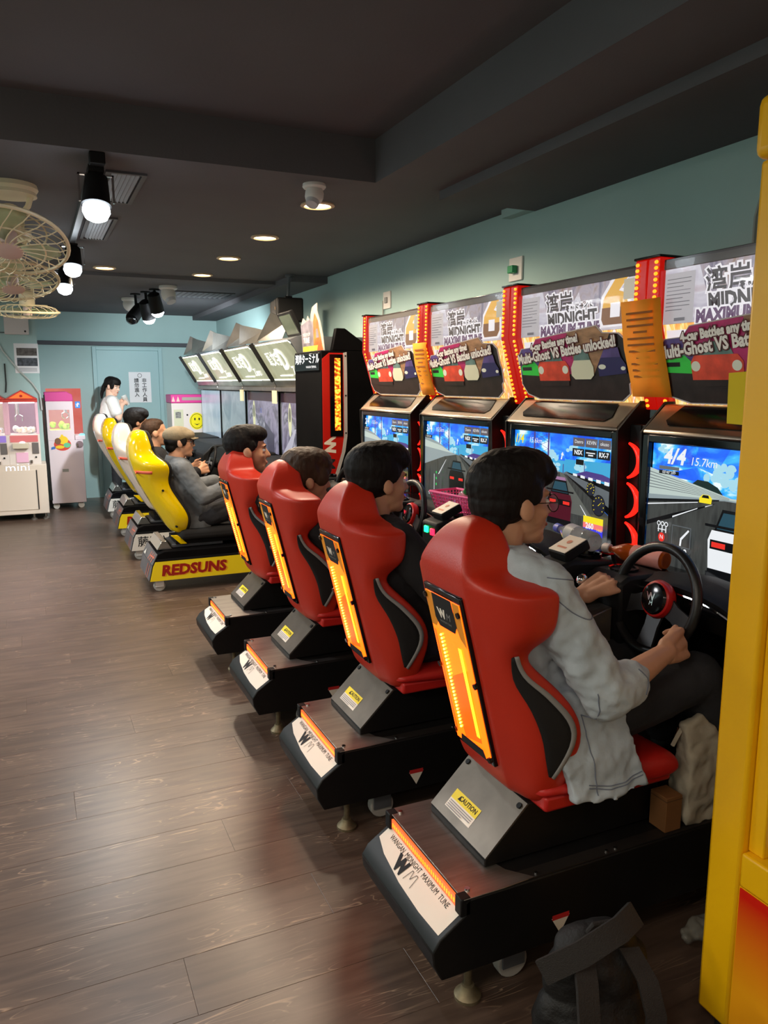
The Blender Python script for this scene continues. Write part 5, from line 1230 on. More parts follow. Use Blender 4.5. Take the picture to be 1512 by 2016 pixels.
# ------------------------------------------------------------------ people
SKIN = mat('skin_warm', (196, 146, 116), .5, var=.06, vscale=18, spec=.35)
SKIN2 = mat('skin_fair', (226, 182, 158), .5, var=.05, vscale=18, spec=.35)
HAIRK = mat('hair_black', (22, 18, 17), .62, spec=.2, bump=.45, bscale=55, stretch=(1, 1, .25), var=.3, vscale=30)
HAIRB = mat('hair_brown', (62, 44, 32), .55, spec=.25, bump=.45, bscale=55, stretch=(1, 1, .25), var=.35, vscale=30)
DENIML = mat('light_denim', (172, 182, 190), .85, var=.13, vscale=9, bump=.3, bscale=38)
DENIMG = mat('grey_denim', (100, 103, 106), .85, var=.14, vscale=9, bump=.3, bscale=40)
TEEK = mat('black_cotton', (24, 23, 26), .9, bump=.2, bscale=34)
TEEN = mat('navy_cotton', (30, 30, 40), .9, bump=.2, bscale=34)
TEEW = mat('white_cotton', (226, 224, 220), .85, bump=.15, bscale=30)
JEANK = mat('black_denim', (38, 38, 42), .85, var=.2, vscale=7, bump=.2, bscale=50)
JEANN = mat('dark_navy_cloth', (28, 28, 46), .85, var=.3, vscale=90)
EYEW = mat('eye_white', (230, 226, 220), .3); EYED = mat('eye_dark', (26, 18, 14), .2); LIP = mat('lip_rose', (176, 96, 88), .5)
def V(*a): return Vector(a)
def torso(b, rows, n=18, p=2.4):
    secs = []
    for i, (c, hw, hd) in enumerate(rows):
        t0 = (rows[min(i + 1, len(rows) - 1)][0] - rows[max(i - 1, 0)][0]).normalized(); fx = V(0, 1, 0).cross(t0).normalized(); yy = t0.cross(fx).normalized()
        loop = []
        for k in range(n):
            th = 2 * math.pi * k / n; cx, sy = math.cos(th), math.sin(th)
            loop.append(c + fx * (hd * math.copysign(abs(cx) ** (2 / p), cx)) + yy * (hw * math.copysign(abs(sy) ** (2 / p), sy)))
        secs.append(loop)
    b.loft(secs); return b
def hand(b, wr, d, n, s, curl=(50, 60, 40), spread=6, thumb=(.55, .75, .35), k=1.0):
    """palm, four unequal bent fingers and a thumb from the side of the palm"""
    d = d.normalized(); n = (n - d * n.dot(d)).normalized(); s = (s - d * s.dot(d) - n * s.dot(n)).normalized()
    pl = .082 * k
    for f, r in ((.03, .021), (.0, .022), (-.026, .020)):
        b.chain([wr + s * f * .55 * k, wr + d * pl * .5 + s * f * .95 * k, wr + d * pl + s * f * 1.15 * k], [.021 * k, r * .82 * k, .0125 * k], 10)
    for f, L in ((.032, .072), (.011, .080), (-.010, .075), (-.030, .058)):
        p = wr + d * pl + s * f * k; a = -spread * f / .03; dd = (d + s * math.tan(R(-a)) * .5).normalized(); ang = 0; q = [p]; 
        for seg, cv in zip((.46, .30, .24), curl):
            ang += cv; dr = dd * math.cos(R(ang)) - n * math.sin(R(ang)); p = p + dr * (L * seg * k); q.append(p)
        b.chain(q, [.0098 * k, .0090 * k, .0082 * k, .0072 * k], 8)
    p = wr + d * .022 * k + s * .026 * k; td, ts, tn = thumb
    d1 = (d * td + s * ts - n * tn * .4).normalized(); d2 = (d * (td + .5) + s * ts * .35 - n * tn).normalized()
    b.chain([p, p + d1 * .040 * k, p + d1 * .040 * k + d2 * .030 * k, p + d1 * .040 * k + d2 * .052 * k], [.0145 * k, .0115 * k, .0098 * k, .008 * k], 8)
def person(label, o, S):
    """S holds joint positions relative to o (x forward, y to the left, z up) and clothing"""
    t = thing('person', label, 'person', o)
    sc = S.get('scale', 1.0)
    HR = Euler((R(S.get('roll', 0)), R(S.get('pitch', 0)), R(S.get('yaw', 0)))).to_matrix(); hc = S['head']
    def hp(x, y, z): return hc + HR @ (V(x, y, z) * sc)
    vx = S['voxel']
    b = B()
    # head
    b.ell(hp(-.012, 0, .035), (.095 * sc, .074 * sc, .085 * sc), HR); b.ell(hp(.03, 0, -.02), (.062 * sc, .062 * sc, .080 * sc), HR)
    b.ell(hp(.043, 0, -.073), (.043 * sc, .046 * sc, .036 * sc), HR); b.ell(hp(.070, 0, -.093), (.021 * sc, .023 * sc, .018 * sc), HR)
    b.cone(hp(.084, 0, .012), .008 * sc, hp(.104, 0, -.024), .0115 * sc, 10); b.ell(hp(.093, .010, -.027), .008 * sc); b.ell(hp(.093, -.010, -.027), .008 * sc)
    b.ell(hp(.076, 0, .026), (.018 * sc, .046 * sc, .012 * sc), HR); b.ell(hp(.084, 0, -.053), (.013 * sc, .022 * sc, .007 * sc), HR); b.ell(hp(.083, 0, -.064), (.013 * sc, .020 * sc, .008 * sc), HR)
    for sy in (-1, 1):
        b.ell(hp(-.006, sy * .075, -.006), (.022 * sc, .011 * sc, .032 * sc), HR @ rotm('Y', -12)); b.ell(hp(.058, sy * .036, -.022), (.022 * sc, .022 * sc, .022 * sc), HR)
    nb = S['neck']; b.cone(hp(-.024, 0, -.055), .054 * sc, nb, .060 * sc)
    P, C = S['pelvis'], S['chest']; tw_ = S.get('tw', 1.0)
    torso(b, [(P + V(0, 0, -.06), .13, .09), (P + V(0, 0, .04), .135, .09), (P.lerp(C, .6), .13, .085), (C, .16, .10), (C.lerp(nb, .62), .145, .085), (nb + V(0, 0, -.005), .058, .058)])
    shs = {}
    for sd, sy in (('R', -1), ('L', 1)):
        sh = S.get('sh' + sd) or (C.lerp(nb, .72) + V(.005, sy * .165 * tw_, 0)); shs[sd] = sh
        el, wr = S['el' + sd], S['wr' + sd]
        b.chain([C.lerp(nb, .7) + V(0, sy * .06, 0), sh, el, el.lerp(wr, .35), wr], [.06, .05, .038, .040, .025], 12)
        h = S.get('hand' + sd)
        if h: hand(b, wr, *h[:3], **(h[3] if len(h) > 3 else {}))
        kn, an = S['kn' + sd], S['an' + sd]; hip = P + V(.02, sy * .09, -.02)
        b.chain([hip, kn, an], [.07, .045, .03], 12)
        b.chain([an, an + V(.10, 0, -.045)], [.03, .022], 10)
    body = fuse('body', b, vx, 3, S.get('skin', SKIN), t)
    body.data.name = 'body'
    # eyes, brows
    if S.get('eyes', True):
        for sy in (-1, 1):
            e_ = B().ell(hp(.0755, sy * .031, .004), (.010 * sc, .014 * sc, .0085 * sc), HR, 10, 8, 0).ell(hp(.083, sy * .031, .004), (.004 * sc, .0062 * sc, .0062 * sc), HR, 8, 6, 1).build('eye', [EYEW, EYED], t)
            B().tube([hp(.085, sy * .014, .022), hp(.087, sy * .032, .027), hp(.076, sy * .052, .023)], [.003 * sc, .0036 * sc, .002 * sc], 6).build('eyebrow', S.get('hairm', HAIRK), t)
        B().ell(hp(.092, 0, -.058), (.006 * sc, .019 * sc, .0075 * sc), HR, 10, 6).build('lips', LIP, t)
    # hair
    hb = B(); hv = S.get('hv', 1.0)
    for c_, r_ in S['hair']:
        hb.ell(hp(*c_), tuple(q * sc * hv for q in r_), HR)
    fuse('hair', hb, max(.0045, vx * .9), 2, S.get('hairm', HAIRK), t, disp=.0018, dscale=.016)
    # upper garment
    g = B(); fit = S.get('fit', .012); hem = S.get('hem', -.07); dp = S.get('dp', 1.0)
    torso(g, [(P + V(0, 0, hem), .165 * tw_ + fit, .125 + fit), (P + V(-.01, 0, .03), .155 * tw_ + fit, .115 + fit), (P.lerp(C, .55), .150 * tw_ + fit, .105 * dp + fit), (C, .175 * tw_ + fit, .118 * dp + fit), (C.lerp(nb, .55), .170 * tw_ + fit, .100 * dp + fit), (C.lerp(nb, .82), .115 + fit, .082 + fit), (nb + V(-.005, 0, .0), .062 + fit, .060 + fit)])
    for sd, sy in (('R', -1), ('L', 1)):
        sh, el, wr = shs[sd], S['el' + sd], S['wr' + sd]; L = S.get('sleeve', .5)
        pts = [C.lerp(nb, .68) + V(0, sy * .07, 0), sh]; rs = [.072 + fit, .058 + fit]
        if L <= 1: pts += [sh.lerp(el, L)]; rs += [.050 + fit * 1.3]
        else: pts += [sh.lerp(el, .55), el, el.lerp(wr, L - 1)]; rs += [.050 + fit, .046 + fit, .036 + fit * 1.2]
        g.chain(pts, rs, 14)
        if L > 1: g.cone(el.lerp(wr, L - 1.1), .040 + fit * 1.3, el.lerp(wr, L - 1), .038 + fit * 1.3)
    for ex in S.get('extra', []): ex(g)
    fuse(S.get('top_name', 'shirt'), g, max(.006, vx), 3, S['top'], t, disp=S.get('wr', .004), dscale=S.get('wrs', .07))
    if S.get('collar'):
        cb_ = B()
        cb_.loft([[nb + V(-.005, 0, .0) + rotm('Y', S.get('ctilt', 10)) @ V(r_ * math.cos(2 * math.pi * k / 20) * .95, r_ * math.sin(2 * math.pi * k / 20), z_) for k in range(20)] for r_, z_ in ((.088, -.022), (.080, .012), (.074, .034), (.068, .034), (.066, -.01))], caps=False)
        cb_.build('collar', S['top'], t, angle=180)
    # trousers
    g = B()
    torso(g, [(P + V(0, 0, -.085), .15, .11), (P + V(0, 0, .02), .16, .115), (P + V(-.005, 0, .08), .15, .11)])
    for sd, sy in (('R', -1), ('L', 1)):
        kn, an = S['kn' + sd], S['an' + sd]; hip = P + V(.02, sy * .09, -.02)
        g.chain([hip, kn, an + (kn - an).normalized() * .03], [.092, .068, .052], 14)
    fuse('trousers', g, max(.007, vx * 1.3), 3, S.get('legs', JEANK), t, disp=.004, dscale=.06)
    for sd in 'RL':
        an = S['an' + sd]; sb = B()
        sb.ell(an + V(.0, 0, -.035), (.05, .042, .045)); sb.ell(an + V(.09, 0, -.055), (.085, .044, .030)); sb.ell(an + V(.04, 0, -.06), (.10, .04, .025))
        fuse('shoe', sb, .01, 2, S.get('shoes', RUBBER), t)
    return t, hp, HR, shs
HAIR_S = [((-.026, 0, .045), (.100, .086, .088)), ((.008, 0, .083), (.094, .078, .052)), ((.050, 0, .078), (.040, .064, .032)), ((-.064, 0, -.020), (.046, .064, .058)), ((.012, -.072, .030), (.026, .009, .030)), ((.012, .072, .030), (.026, .009, .030))]
HAIR_V = [((-.026, 0, .055), (.108, .094, .092)), ((.008, 0, .092), (.102, .084, .056)), ((.066, 0, .078), (.048, .070, .040)), ((-.066, 0, -.024), (.046, .066, .058)), ((.014, -.076, .034), (.026, .010, .032)), ((.014, .076, .034), (.026, .010, .032)), ((-.04, 0, .01), (.085, .086, .07))]
HAIR_F = HAIR_V + [((.080, 0, .050), (.028, .066, .040)), ((.05, -.066, .02), (.035, .018, .042)), ((.05, .066, .02), (.035, .018, .042))]
wheelL = V(1.594, .139, .822); wheelR = V(1.594, -.139, .822)
def grip(side, rim, wr):
    s_ = -1 if side == 'R' else 1
    d = (rim - wr); return (d + V(0, .0, .0), V(-.25, s_ * 1.0, .2), V(-.1, 0, 1.0), dict(curl=(48, 70, 50), spread=3, thumb=(.95, .3, .55)))
def seated(**k):
    S = dict(pelvis=V(1.20, 0, .615), chest=V(1.115, 0, .875), neck=V(1.088, 0, 1.075), head=V(1.118, 0, 1.215), voxel=.006,
             elR=V(1.25, -.255, .745), elL=V(1.26, .25, .76), wrR=V(1.48, -.182, .805), wrL=V(1.48, .182, .805),
             knR=V(1.60, -.15, .665), knL=V(1.62, .13, .665), anR=V(1.78, -.13, .392), anL=V(1.79, .11, .392), hair=HAIR_S, top=TEEK)
    S.update(k)
    if 'handR' not in S: S['handR'] = grip('R', wheelR, S['wrR'])
    if 'handL' not in S: S['handL'] = grip('L', wheelL, S['wrL'])
    return S
# nearest player: pale denim jacket, glasses, one hand on the shifter
def jacket_tail(g):
    for sy in (-1, 1):
        secs = []
        for z, x0, x1, y in ((.74, 1.10, 1.30, .175), (.66, 1.10, 1.33, .205), (.58, 1.12, 1.35, .228), (.52, 1.14, 1.365, .240), (.475, 1.15, 1.375, .250)):
            secs.append([(x0, sy * (y - .03), z), (x0, sy * y, z), ((x0 + x1) / 2, sy * (y + .010), z - .008), (x1, sy * y, z + .008), (x1, sy * (y - .03), z + .008), ((x0 + x1) / 2, sy * (y - .024), z)])
        g.loft(secs)
t, hp, HR, shs = person('young man in pale denim jacket and round glasses steering the nearest machine', (0, YC[0], 0), seated(
    voxel=.0045, head=V(1.108, 0, 1.197), neck=V(1.062, 0, 1.07), chest=V(1.085, 0, .90), tw=.93, dp=.85, hair=HAIR_V, hv=.97, yaw=-3, top=DENIML, top_name='jacket', sleeve=1.28, fit=.017, wr=.009, wrs=.055, hem=-.10, collar=True,
    shR=V(1.098, -.160, 1.0), shL=V(1.08, .165, 1.0), elR=V(1.222, -.252, .755), wrR=V(1.475, -.188, .806), handR=(V(.14, .040, .005), V(-.30, -1, .25), V(-.05, .1, 1), dict(curl=(45, 68, 50), spread=3, thumb=(.95, .30, .55))),
    elL=V(1.26, .25, .80), wrL=V(1.490, .170, .868), handL=(V(.80, -.10, .50), V(-.45, -.10, .85), V(.1, -.95, -.1), dict(curl=(42, 46, 34), spread=10, thumb=(.7, .5, .5))),
    extra=[jacket_tail], knR=V(1.63, -.15, .70), anR=V(1.79, -.14, .392)))
# stitched seams on the jacket
jk = [c for c in t.children if c.name.startswith('jacket')][0]
bv_ = BVHTree.FromPolygons([v.co.copy() for v in jk.data.vertices], [tuple(p.vertices) for p in jk.data.polygons])
def seam(pts, n=24, r=.0016):
    out = []
    for i in range(n):
        x, z = interp(pts, i / (n - 1)); h = bv_.ray_cast(V(x, -1, z), V(0, 1, 0))
        if h[0] is not None: out.append(h[0] + V(0, -.0006, 0))
    if len(out) > 3: B().tube(out, r, 5).build('seam', mat('denim_stitch', (110, 118, 134), .8), jk)
seam([(1.19, .512), (1.25, .500), (1.31, .502), (1.36, .512)]); seam([(1.19, .520), (1.25, .508), (1.31, .510), (1.36, .520)])
seam([(1.165, .78), (1.19, .68), (1.205, .58), (1.215, .49)]); seam([(1.06, 1.03), (1.10, .985), (1.15, .955), (1.20, .95)])
seam([(1.30, .815), (1.325, .785), (1.318, .75)]); seam([(1.075, 1.05), (1.12, 1.045), (1.17, 1.03)])
# glasses
gl = B()
for sy in (-1, 1):
    c_ = V(.098, sy * .033, .0); gl.tube([hp(c_.x - .006 * abs(math.sin(k)) * 0, c_.y + .025 * math.cos(2 * math.pi * k / 20), c_.z + .023 * math.sin(2 * math.pi * k / 20)) for k in range(20)], .0014, 5, True)
    gl.tube([hp(.097, sy * .058, .006), hp(.06, sy * .076, .008), hp(.0, sy * .080, .010), hp(-.02, sy * .080, -.004)], .0014, 5)
gl.tube([hp(.098, -.009, .004), hp(.100, 0, .006), hp(.098, .009, .004)], .0014, 5)
go = gl.build('glasses', mat('thin_metal_frame', (60, 54, 50), .3, .9), t)
for sy in (-1, 1): B().poly([hp(.0985, sy * .033 + .024 * math.cos(2 * math.pi * k / 18), .022 * math.sin(2 * math.pi * k / 18)) for k in range(18)]).build('lens', mat('lens_glass', (235, 245, 250), .03, alpha=.18, spec=1.0), go, fix=False)
# second player: dark tee
person('young man in black T-shirt on the red machine next to the denim jacket player', (0, YC[1], 0), seated(head=V(1.095, 0, 1.158), neck=V(1.07, 0, 1.022), chest=V(1.12, 0, .855), hair=HAIR_V, yaw=2, top=TEEK, sleeve=.72, elR=V(1.28, -.265, .735), legs=JEANN, fit=.014, collar=False))
# third player: brown bowl cut, sunk low
person('young man with brown bowl-cut hair sunk low in a red seat', (0, YC[2], 0), seated(head=V(1.098, 0, 1.076), neck=V(1.075, 0, .94), chest=V(1.135, 0, .80), pelvis=V(1.25, 0, .605), hair=HAIR_F, hairm=HAIRB, yaw=-4, pitch=4, top=TEEK, sleeve=.7, elR=V(1.30, -.255, .72)))
# fourth player: black tee, round cheek seen in profile
person('young man with cropped black hair in black T-shirt beside the tower', (0, YC[3], 0), seated(head=V(1.040, 0, 1.142), neck=V(1.02, 0, .99), chest=V(1.085, 0, .845), hair=HAIR_S, hv=.99, scale=1.08, yaw=-10, top=TEEK, sleeve=.7, tw=1.06))
# players on the yellow and white seats
dR, dL = V(1.435, -.128, .765), V(1.435, .128, .765)
def seated2(**k):
    S = dict(pelvis=V(1.08, 0, .52), chest=V(.985, 0, .755), neck=V(.952, 0, .93), head=V(.985, 0, 1.066), voxel=.008, elR=V(1.10, -.24, .68), elL=V(1.12, .24, .70), wrR=V(1.31, -.17, .74), wrL=V(1.31, .17, .74),
             knR=V(1.48, -.15, .60), knL=V(1.48, .15, .60), anR=V(1.72, -.12, .392), anL=V(1.72, .12, .392), hair=HAIR_S, top=TEEK)
    S.update(k)
    S['handR'] = (dR - S['wrR'], V(-.25, -1, .1), V(0, 0, 1), dict(curl=(55, 70, 50), spread=3)); S['handL'] = (dL - S['wrL'], V(-.25, 1, .1), V(0, 0, 1), dict(curl=(55, 70, 50), spread=3))
    return S
t, hp, HR, shs = person('man in flat cap and grey denim jacket on the nearest yellow seat', (0, YD[0], 0), seated2(voxel=.007, top=DENIMG, top_name='jacket', sleeve=1.8, fit=.016, wr=.006, hem=-.09, collar=True, yaw=-4, hair=[((-.03, 0, .01), (.088, .082, .055)), ((-.06, 0, -.03), (.048, .064, .05)), ((.018, -.073, .015), (.03, .012, .04)), ((.018, .073, .015), (.03, .012, .04))]))
cp = B().ell(hp(-.014, 0, .055), (.112, .094, .068), HR).ell(hp(.04, 0, .055), (.075, .088, .045), HR)
CAPM = mat('khaki_cap', (128, 114, 90), .85, var=.15, vscale=20, bump=.2, bscale=80)
co = fuse('cap', cp, .007, 3, CAPM, t)
B().loft([[hp(.075, -.07 + .14 * k / 8 , .030 + .008 * math.sin(math.pi * k / 8)) for k in range(9)], [hp(.075 + .065 * math.sin(math.pi * (k + .8) / 9.6), -.072 + .144 * k / 8, .022 + .004 * math.sin(math.pi * k / 8)) for k in range(9)]], closed=False).build('cap_peak', CAPM, co, fix=False).modifiers.new('solid', 'SOLIDIFY').thickness = .006
gl = B()
for sy in (-1, 1): gl.tube([hp(.098, sy * .033 + .022 * math.cos(2 * math.pi * k / 14), .018 * math.sin(2 * math.pi * k / 14)) for k in range(14)], .002, 5, True); gl.tube([hp(.097, sy * .056, .006), hp(.05, sy * .078, .008), hp(-.01, sy * .082, .008)], .002, 5)
gl.build('glasses', mat('thin_metal_frame', (60, 54, 50), .3, .9), t)
person('man with swept-back dark hair on the front pale seat', (0, YD[1], 0), seated2(head=V(.975, 0, 1.070), yaw=-8, top=TEEK, sleeve=1.8, top_name='jacket', hairm=HAIRB, hair=[((-.03, 0, .048), (.098, .084, .082)), ((-.01, 0, .086), (.078, .07, .044)), ((-.062, 0, -.025), (.046, .064, .056)), ((-.11, 0, .03), (.03, .03, .03))]))
person('player with black hair on the rear yellow seat, turned away', (0, YD[2], 0), seated2(head=V(.955, 0, 1.115), neck=V(.945, 0, .97), chest=V(.985, 0, .78), hair=HAIR_V, hv=1.06, yaw=-2, top=TEEK, sleeve=1.8, top_name='jacket'))
# woman standing by the door, drinking from a cup
WO = V(.90, 10.22, 0)
S = dict(pelvis=V(0, 0, .86), chest=V(-.01, 0, 1.14), neck=V(-.005, 0, 1.335), head=V(.025, 0, 1.462), scale=.94, voxel=.006, skin=SKIN2, yaw=-38, pitch=14, tw=.88,
         elR=V(.06, -.21, 1.08), elL=V(.10, .19, 1.09), wrR=V(.115, -.115, 1.245), wrL=V(.125, .0, 1.25),
         knR=V(.02, -.085, .47), knL=V(.03, .085, .47), anR=V(.0, -.085, .09), anL=V(.02, .09, .09), top=TEEW, sleeve=.62, legs=JEANK, fit=.016, hem=-.10,
         hair=[((-.026, 0, .045), (.100, .084, .086)), ((.008, 0, .08), (.094, .077, .05)), ((.064, 0, .064), (.038, .064, .040)), ((.035, -.07, .02), (.035, .014, .05)), ((.035, .07, .02), (.035, .014, .05)), ((-.105, 0, .0), (.035, .035, .04)), ((-.125, 0, -.05), (.030, .032, .06)), ((-.135, 0, -.115), (.022, .026, .06)), ((-.13, .0, -.16), (.014, .018, .04))])
S['handR'] = (V(.05, .05, .045), V(-.5, -.8, .2), V(-.3, .1, 1), dict(curl=(40, 55, 35), spread=3)); S['handL'] = (V(.05, -.06, .035), V(-.2, .9, .2), V(-.3, 0, 1), dict(curl=(40, 55, 35), spread=3))
person('woman in white T-shirt with ponytail standing by the door, drinking', WO, S)
cu = thing('drink_cup', 'clear plastic cup with a brown drink in the woman\'s hands', 'cup', WO + V(.165, -.075, 1.30))
Mc = rotm('Y', -24)
B().lathe([(.026, -.07), (.036, .055), (.038, .058), (.034, .058), (.024, -.066), (0, -.066)], n=20, M=Mc).build('cup_wall', mat('clear_cup', (230, 230, 226), .1, alpha=.45), cu)
B().lathe([(0, -.064), (.024, -.064), (.031, .02), (0, .02)], n=20, M=Mc).build('drink', mat('milk_tea', (176, 130, 96), .4), cu)
# ------------------------------------------------------------------ small things
# clear water bottle lying on the dash between the two near machines
PET = mat('clear_pet', (235, 240, 242), .05, trans=.85, spec=.6, ior=1.2)
def bottle(label, p0, p1, capm, bodym, prof, fill=None, lab=None):
    p0 = Vector(p0); p1 = Vector(p1); d = (p1 - p0); L = d.length; d.normalize(); a_ = d.orthogonal().normalized(); M = Matrix((a_, d.cross(a_), d)).transposed()
    t = thing('drink_bottle', label, 'bottle', p0)
    B().lathe([(r, z * L) for r, z in prof], n=22, M=M).build('bottle_wall', bodym, t)
    B().lathe([(0, -.028), (.015, -.028), (.016, -.026), (.016, -.002), (0, -.002)], n=20, M=M).build('cap', capm, t)
    if fill: B().lathe([(max(0, r - .003), z * L) for r, z in prof[1:-1]], n=20, M=M).build('drink', fill, t)
    if lab: B().lathe([(lab[1], lab[2] * L), (lab[1], lab[3] * L)], n=22, M=M).build('label_wrap', lab[0], t, fix=False)
    return t
BP = [(.012, 0), (.0125, .07), (.02, .14), (.031, .26), (.033, .34), (.030, .42), (.033, .48), (.033, .62), (.030, .68), (.033, .74), (.033, .95), (.028, 1.0), (0, 1.0)]
bottle('clear water bottle lying on the dash left of the nearest screen', (1.665, 2.165, .995), (1.650, 1.965, .985), mat('blue_cap', (90, 100, 190), .4), PET, BP, lab=(mat('clear_label', (226, 228, 230), .4, alpha=.55), .0338, .30, .52))
bottle('orange tea bottle lying on the dash under the nearest screen', (1.735, 1.985, .953), (1.775, 1.775, .952), mat('white_cap', (236, 226, 222), .4), mat('amber_tea_bottle', (196, 92, 30), .08, trans=.4, ior=1.3), [(r * .92, z) for r, z in BP], fill=mat('tea_drink', (170, 70, 14), .2), lab=(mat('pink_label', (226, 150, 140), .4), .0312, .45, .96))
# pink mesh basket with a bottle standing in it
PK = mat('pink_plastic_basket', (236, 92, 150), .4)
bk = thing('plastic_basket', 'pink plastic mesh basket on the dash of the second machine', 'basket', (1.70, 2.90, .928), R(8))
def basket_panel(p00, p10, p11, p01, nu, nv):
    b = B(); P = [Vector(p) for p in (p00, p10, p11, p01)]
    def at(u, v): return P[0] * (1 - u) * (1 - v) + P[1] * u * (1 - v) + P[2] * u * v + P[3] * (1 - u) * v
    for i in range(nu + 1): b.cyl(at(i / nu, 0), at(i / nu, 1), .0026, n=4)
    for j in range(nv + 1): b.cyl(at(0, j / nv), at(1, j / nv), .0026, n=4)
    return b
ht, hb_ = (.075, .15), (.055, .12)
ct = [(-ht[0], -ht[1], .095), (ht[0], -ht[1], .095), (ht[0], ht[1], .095), (-ht[0], ht[1], .095)]; cb_ = [(-hb_[0], -hb_[1], .003), (hb_[0], -hb_[1], .003), (hb_[0], hb_[1], .003), (-hb_[0], hb_[1], .003)]
for i in range(4):
    j = (i + 1) % 4; o = basket_panel(cb_[i], cb_[j], ct[j], ct[i], 8 if i % 2 == 0 else 16, 6).build('mesh_side', PK, bk); stuff(o)
B().prism([(-hb_[0], -hb_[1]), (hb_[0], -hb_[1]), (hb_[0], hb_[1]), (-hb_[0], hb_[1])], 'z', .0, .004).build('basket_floor', PK, bk)
B().tube(ct, .006, 6, True).build('rim', PK, bk)
bottle('small bottle with green cap leaning out of the pink basket', (1.655, 2.80, 1.045), (1.70, 2.95, .965), mat('green_cap', (30, 120, 60), .4), PET, [(r * .8, z) for r, z in BP])
# taped notices on the lamp pillars
ORP = paper_mat('orange_paper', (255, 176, 40), .3); YLP = paper_mat('yellow_paper', (236, 214, 40), .3)
def hung_note(label, y, z0, z1, w, mt, tilt, lines, x=1.868):
    t = thing('taped_notice', label, 'notice', (x, y, z1))
    h = z1 - z0; sh = tilt
    rows = []
    for i in range(7):
        f = i / 6; rows.append([(.010 * math.sin(f * 2.2) + .075 * max(0, f - .45), w / 2 - sh * f, -h * f), (.004 + .075 * max(0, f - .45), -sh * f, -h * f), (.008 * math.sin(f * 2.6) + .075 * max(0, f - .45), -w / 2 - sh * f, -h * f)])
    ob = B().loft(rows, closed=False).build('paper', mt, t, fix=False); ob.modifiers.new('solid', 'SOLIDIFY').thickness = .0012
    if lines:
        b = B(); ib = []
        for k in range(lines):
            f = .12 + .72 * k / lines; xx = .010 * math.sin(f * 2.2) + .075 * max(0, f - .45) - .004; wl = w * (.36 if k % 4 != 3 else .2)
            b.poly([(xx, wl - sh * f, -h * f), (xx, -wl + w * .05 - sh * f, -h * f), (xx + .0, -wl + w * .05 - sh * f, -h * f - .007), (xx, wl - sh * f, -h * f - .007)])
        stuff(b.build('printed_lines', mat('brown_ink', (150, 86, 20), .8), t, fix=False))
    return t
hung_note('orange paper notice with printed lines taped between the two nearest marquees', 2.055, 1.455, 1.775, .185, ORP, .03, 11)
hung_note('orange paper notice taped between the two farthest red marquees', 3.675, 1.44, 1.71, .15, ORP, .03, 9)
t = thing('taped_notice', 'plain yellow paper slip hanging beside the yellow claw machine', 'notice', (1.84, 1.56, 1.53))
B().prism([(-.10, .01), (.085, .0), (.08, -.145), (-.095, -.15)], 'x', 0, .001).build('paper', YLP, t)
# white cloth bag and brown box on the nearest machine's foot board
CANV = mat('offwhite_canvas', (170, 160, 142), .9, var=.12, vscale=14, bump=.25, bscale=40)
bg = thing('cloth_bag', 'off-white cloth bag slumped beside the red cushion', 'bag', (1.615, YC[0] - .175, .3015)); bg.scale = (.9, .9, .84)
b = B()
b.loft([[(-.07, -.05, 0), (.09, -.05, 0), (.10, .04, 0), (-.06, .045, 0)], [(-.075, -.055, .10), (.095, -.05, .10), (.10, .045, .10), (-.065, .045, .10)], [(-.06, -.045, .22), (.08, -.04, .22), (.085, .035, .22), (-.05, .035, .22)], [(-.075, -.03, .30), (.05, -.03, .31), (.055, .02, .31), (-.06, .02, .30)], [(-.07, -.015, .335), (.005, -.015, .36), (.01, .008, .36), (-.06, .008, .335)]])
fuse('bag_cloth', b, .007, 4, CANV, bg, disp=.010, dscale=.06)
B().tube([(-.05, 0, .335), (-.075, .0, .30), (-.085, .01, .26)], .007, 6).build('bag_strap', CANV, bg)
bx_ = thing('cardboard_box', 'small brown carton standing in front of the cloth bag', 'box', (1.505, YC[0] - .198, .3015)); bx_.scale = (.8, .8, .8)
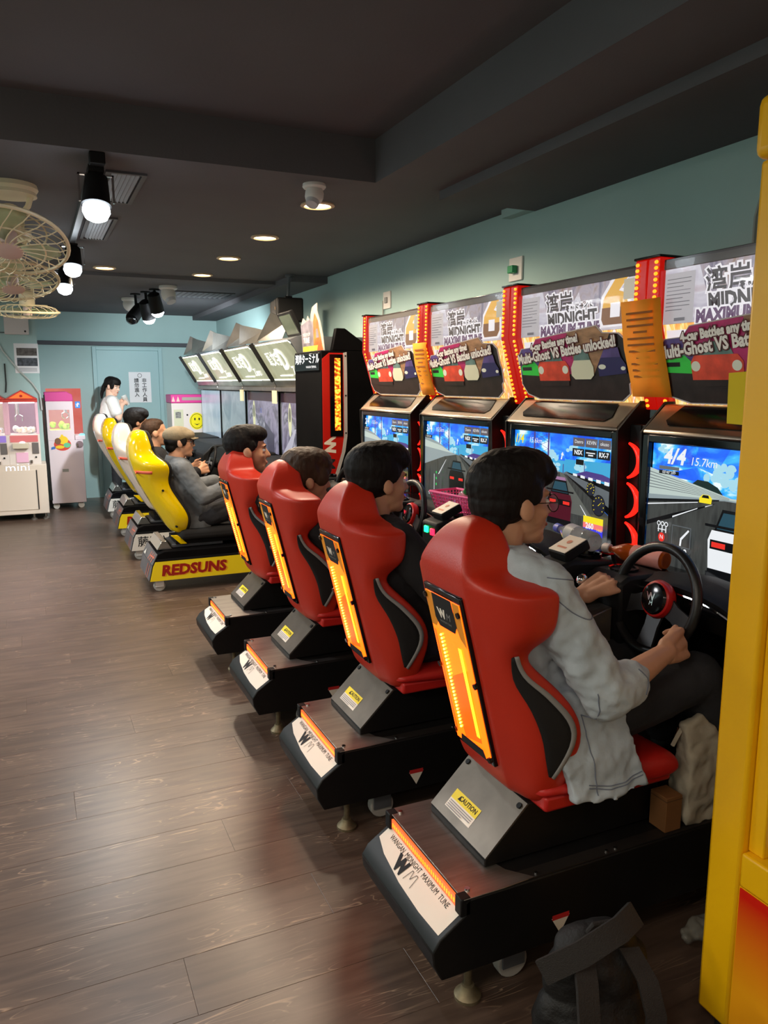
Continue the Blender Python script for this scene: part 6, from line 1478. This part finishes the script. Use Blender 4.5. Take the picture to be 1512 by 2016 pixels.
B().box(-.035, .035, -.025, .05, 0, .125).build('carton', mat('kraft_card', (120, 78, 40), .8, var=.1), bx_, bevel=.002); B().box(-.0355, .0355, -.0255, .0505, .11, .114).build('fold_line', mat('kraft_dark', (90, 58, 30), .8), bx_)
# black backpack on the floor
BPK = mat('black_nylon', (15, 14, 14), .65, bump=.25, bscale=120); BPK2 = mat('charcoal_webbing', (36, 32, 30), .75, bump=.3, bscale=300)
bp = thing('backpack', 'black backpack leaning against the nearest machine base', 'backpack', (1.065, 1.195, 0), R(-12)); bp.scale = (.9, .82, .82)
b = B(); b.ell((0, 0, .12), (.17, .095, .13)); b.ell((0, .01, .25), (.145, .085, .10)); b.ell((.0, .02, .32), (.11, .065, .06)); b.ell((-.02, -.06, .10), (.12, .06, .09)); b.box(-.14, .14, -.06, .06, .003, .06)
fuse('pack_body', b, .008, 5, BPK, bp, disp=.010, dscale=.08)
B().ribbon([(-.06, -.04, .345), (-.075, -.10, .30), (-.085, -.145, .20), (-.075, -.14, .10), (-.06, -.10, .02)], (1, .1, 0), .055, .012).build('shoulder_strap', BPK2, bp, angle=60)
B().ribbon([(.06, -.04, .34), (.085, -.095, .28), (.10, -.12, .19), (.095, -.125, .09), (.10, -.10, .015)], (1, -.1, 0), .05, .012).build('shoulder_strap', BPK2, bp, angle=60)
B().tube([(-.03, .0, .37), (-.02, -.01, .40), (.02, -.01, .40), (.03, .0, .37)], .008, 8).build('grab_loop', BPK2, bp)
B().ribbon([(-.16, -.03, .30), (-.08, -.075, .375), (.02, -.07, .425), (.08, -.03, .43)], (.35, -.5, -.8), .062, .012).build('top_strap', BPK2, bp, angle=60)
B().box(.075, .125, -.135, -.122, .13, .15).build('buckle', GLOSSB, bp, bevel=.003)
# crumpled clear wrapper under the nearest machine
wp = thing('plastic_wrapper', 'crumpled clear plastic wrapper under the nearest machine', 'wrapper', (1.62, YC[0] - .285, .0))
b = B(); b.ell((0, 0, .03), (.13, .04, .032))
fuse('film', b, .008, 1, mat('clear_film', (150, 150, 140), .12, alpha=.35, spec=1.0), wp, disp=.014, dscale=.03)
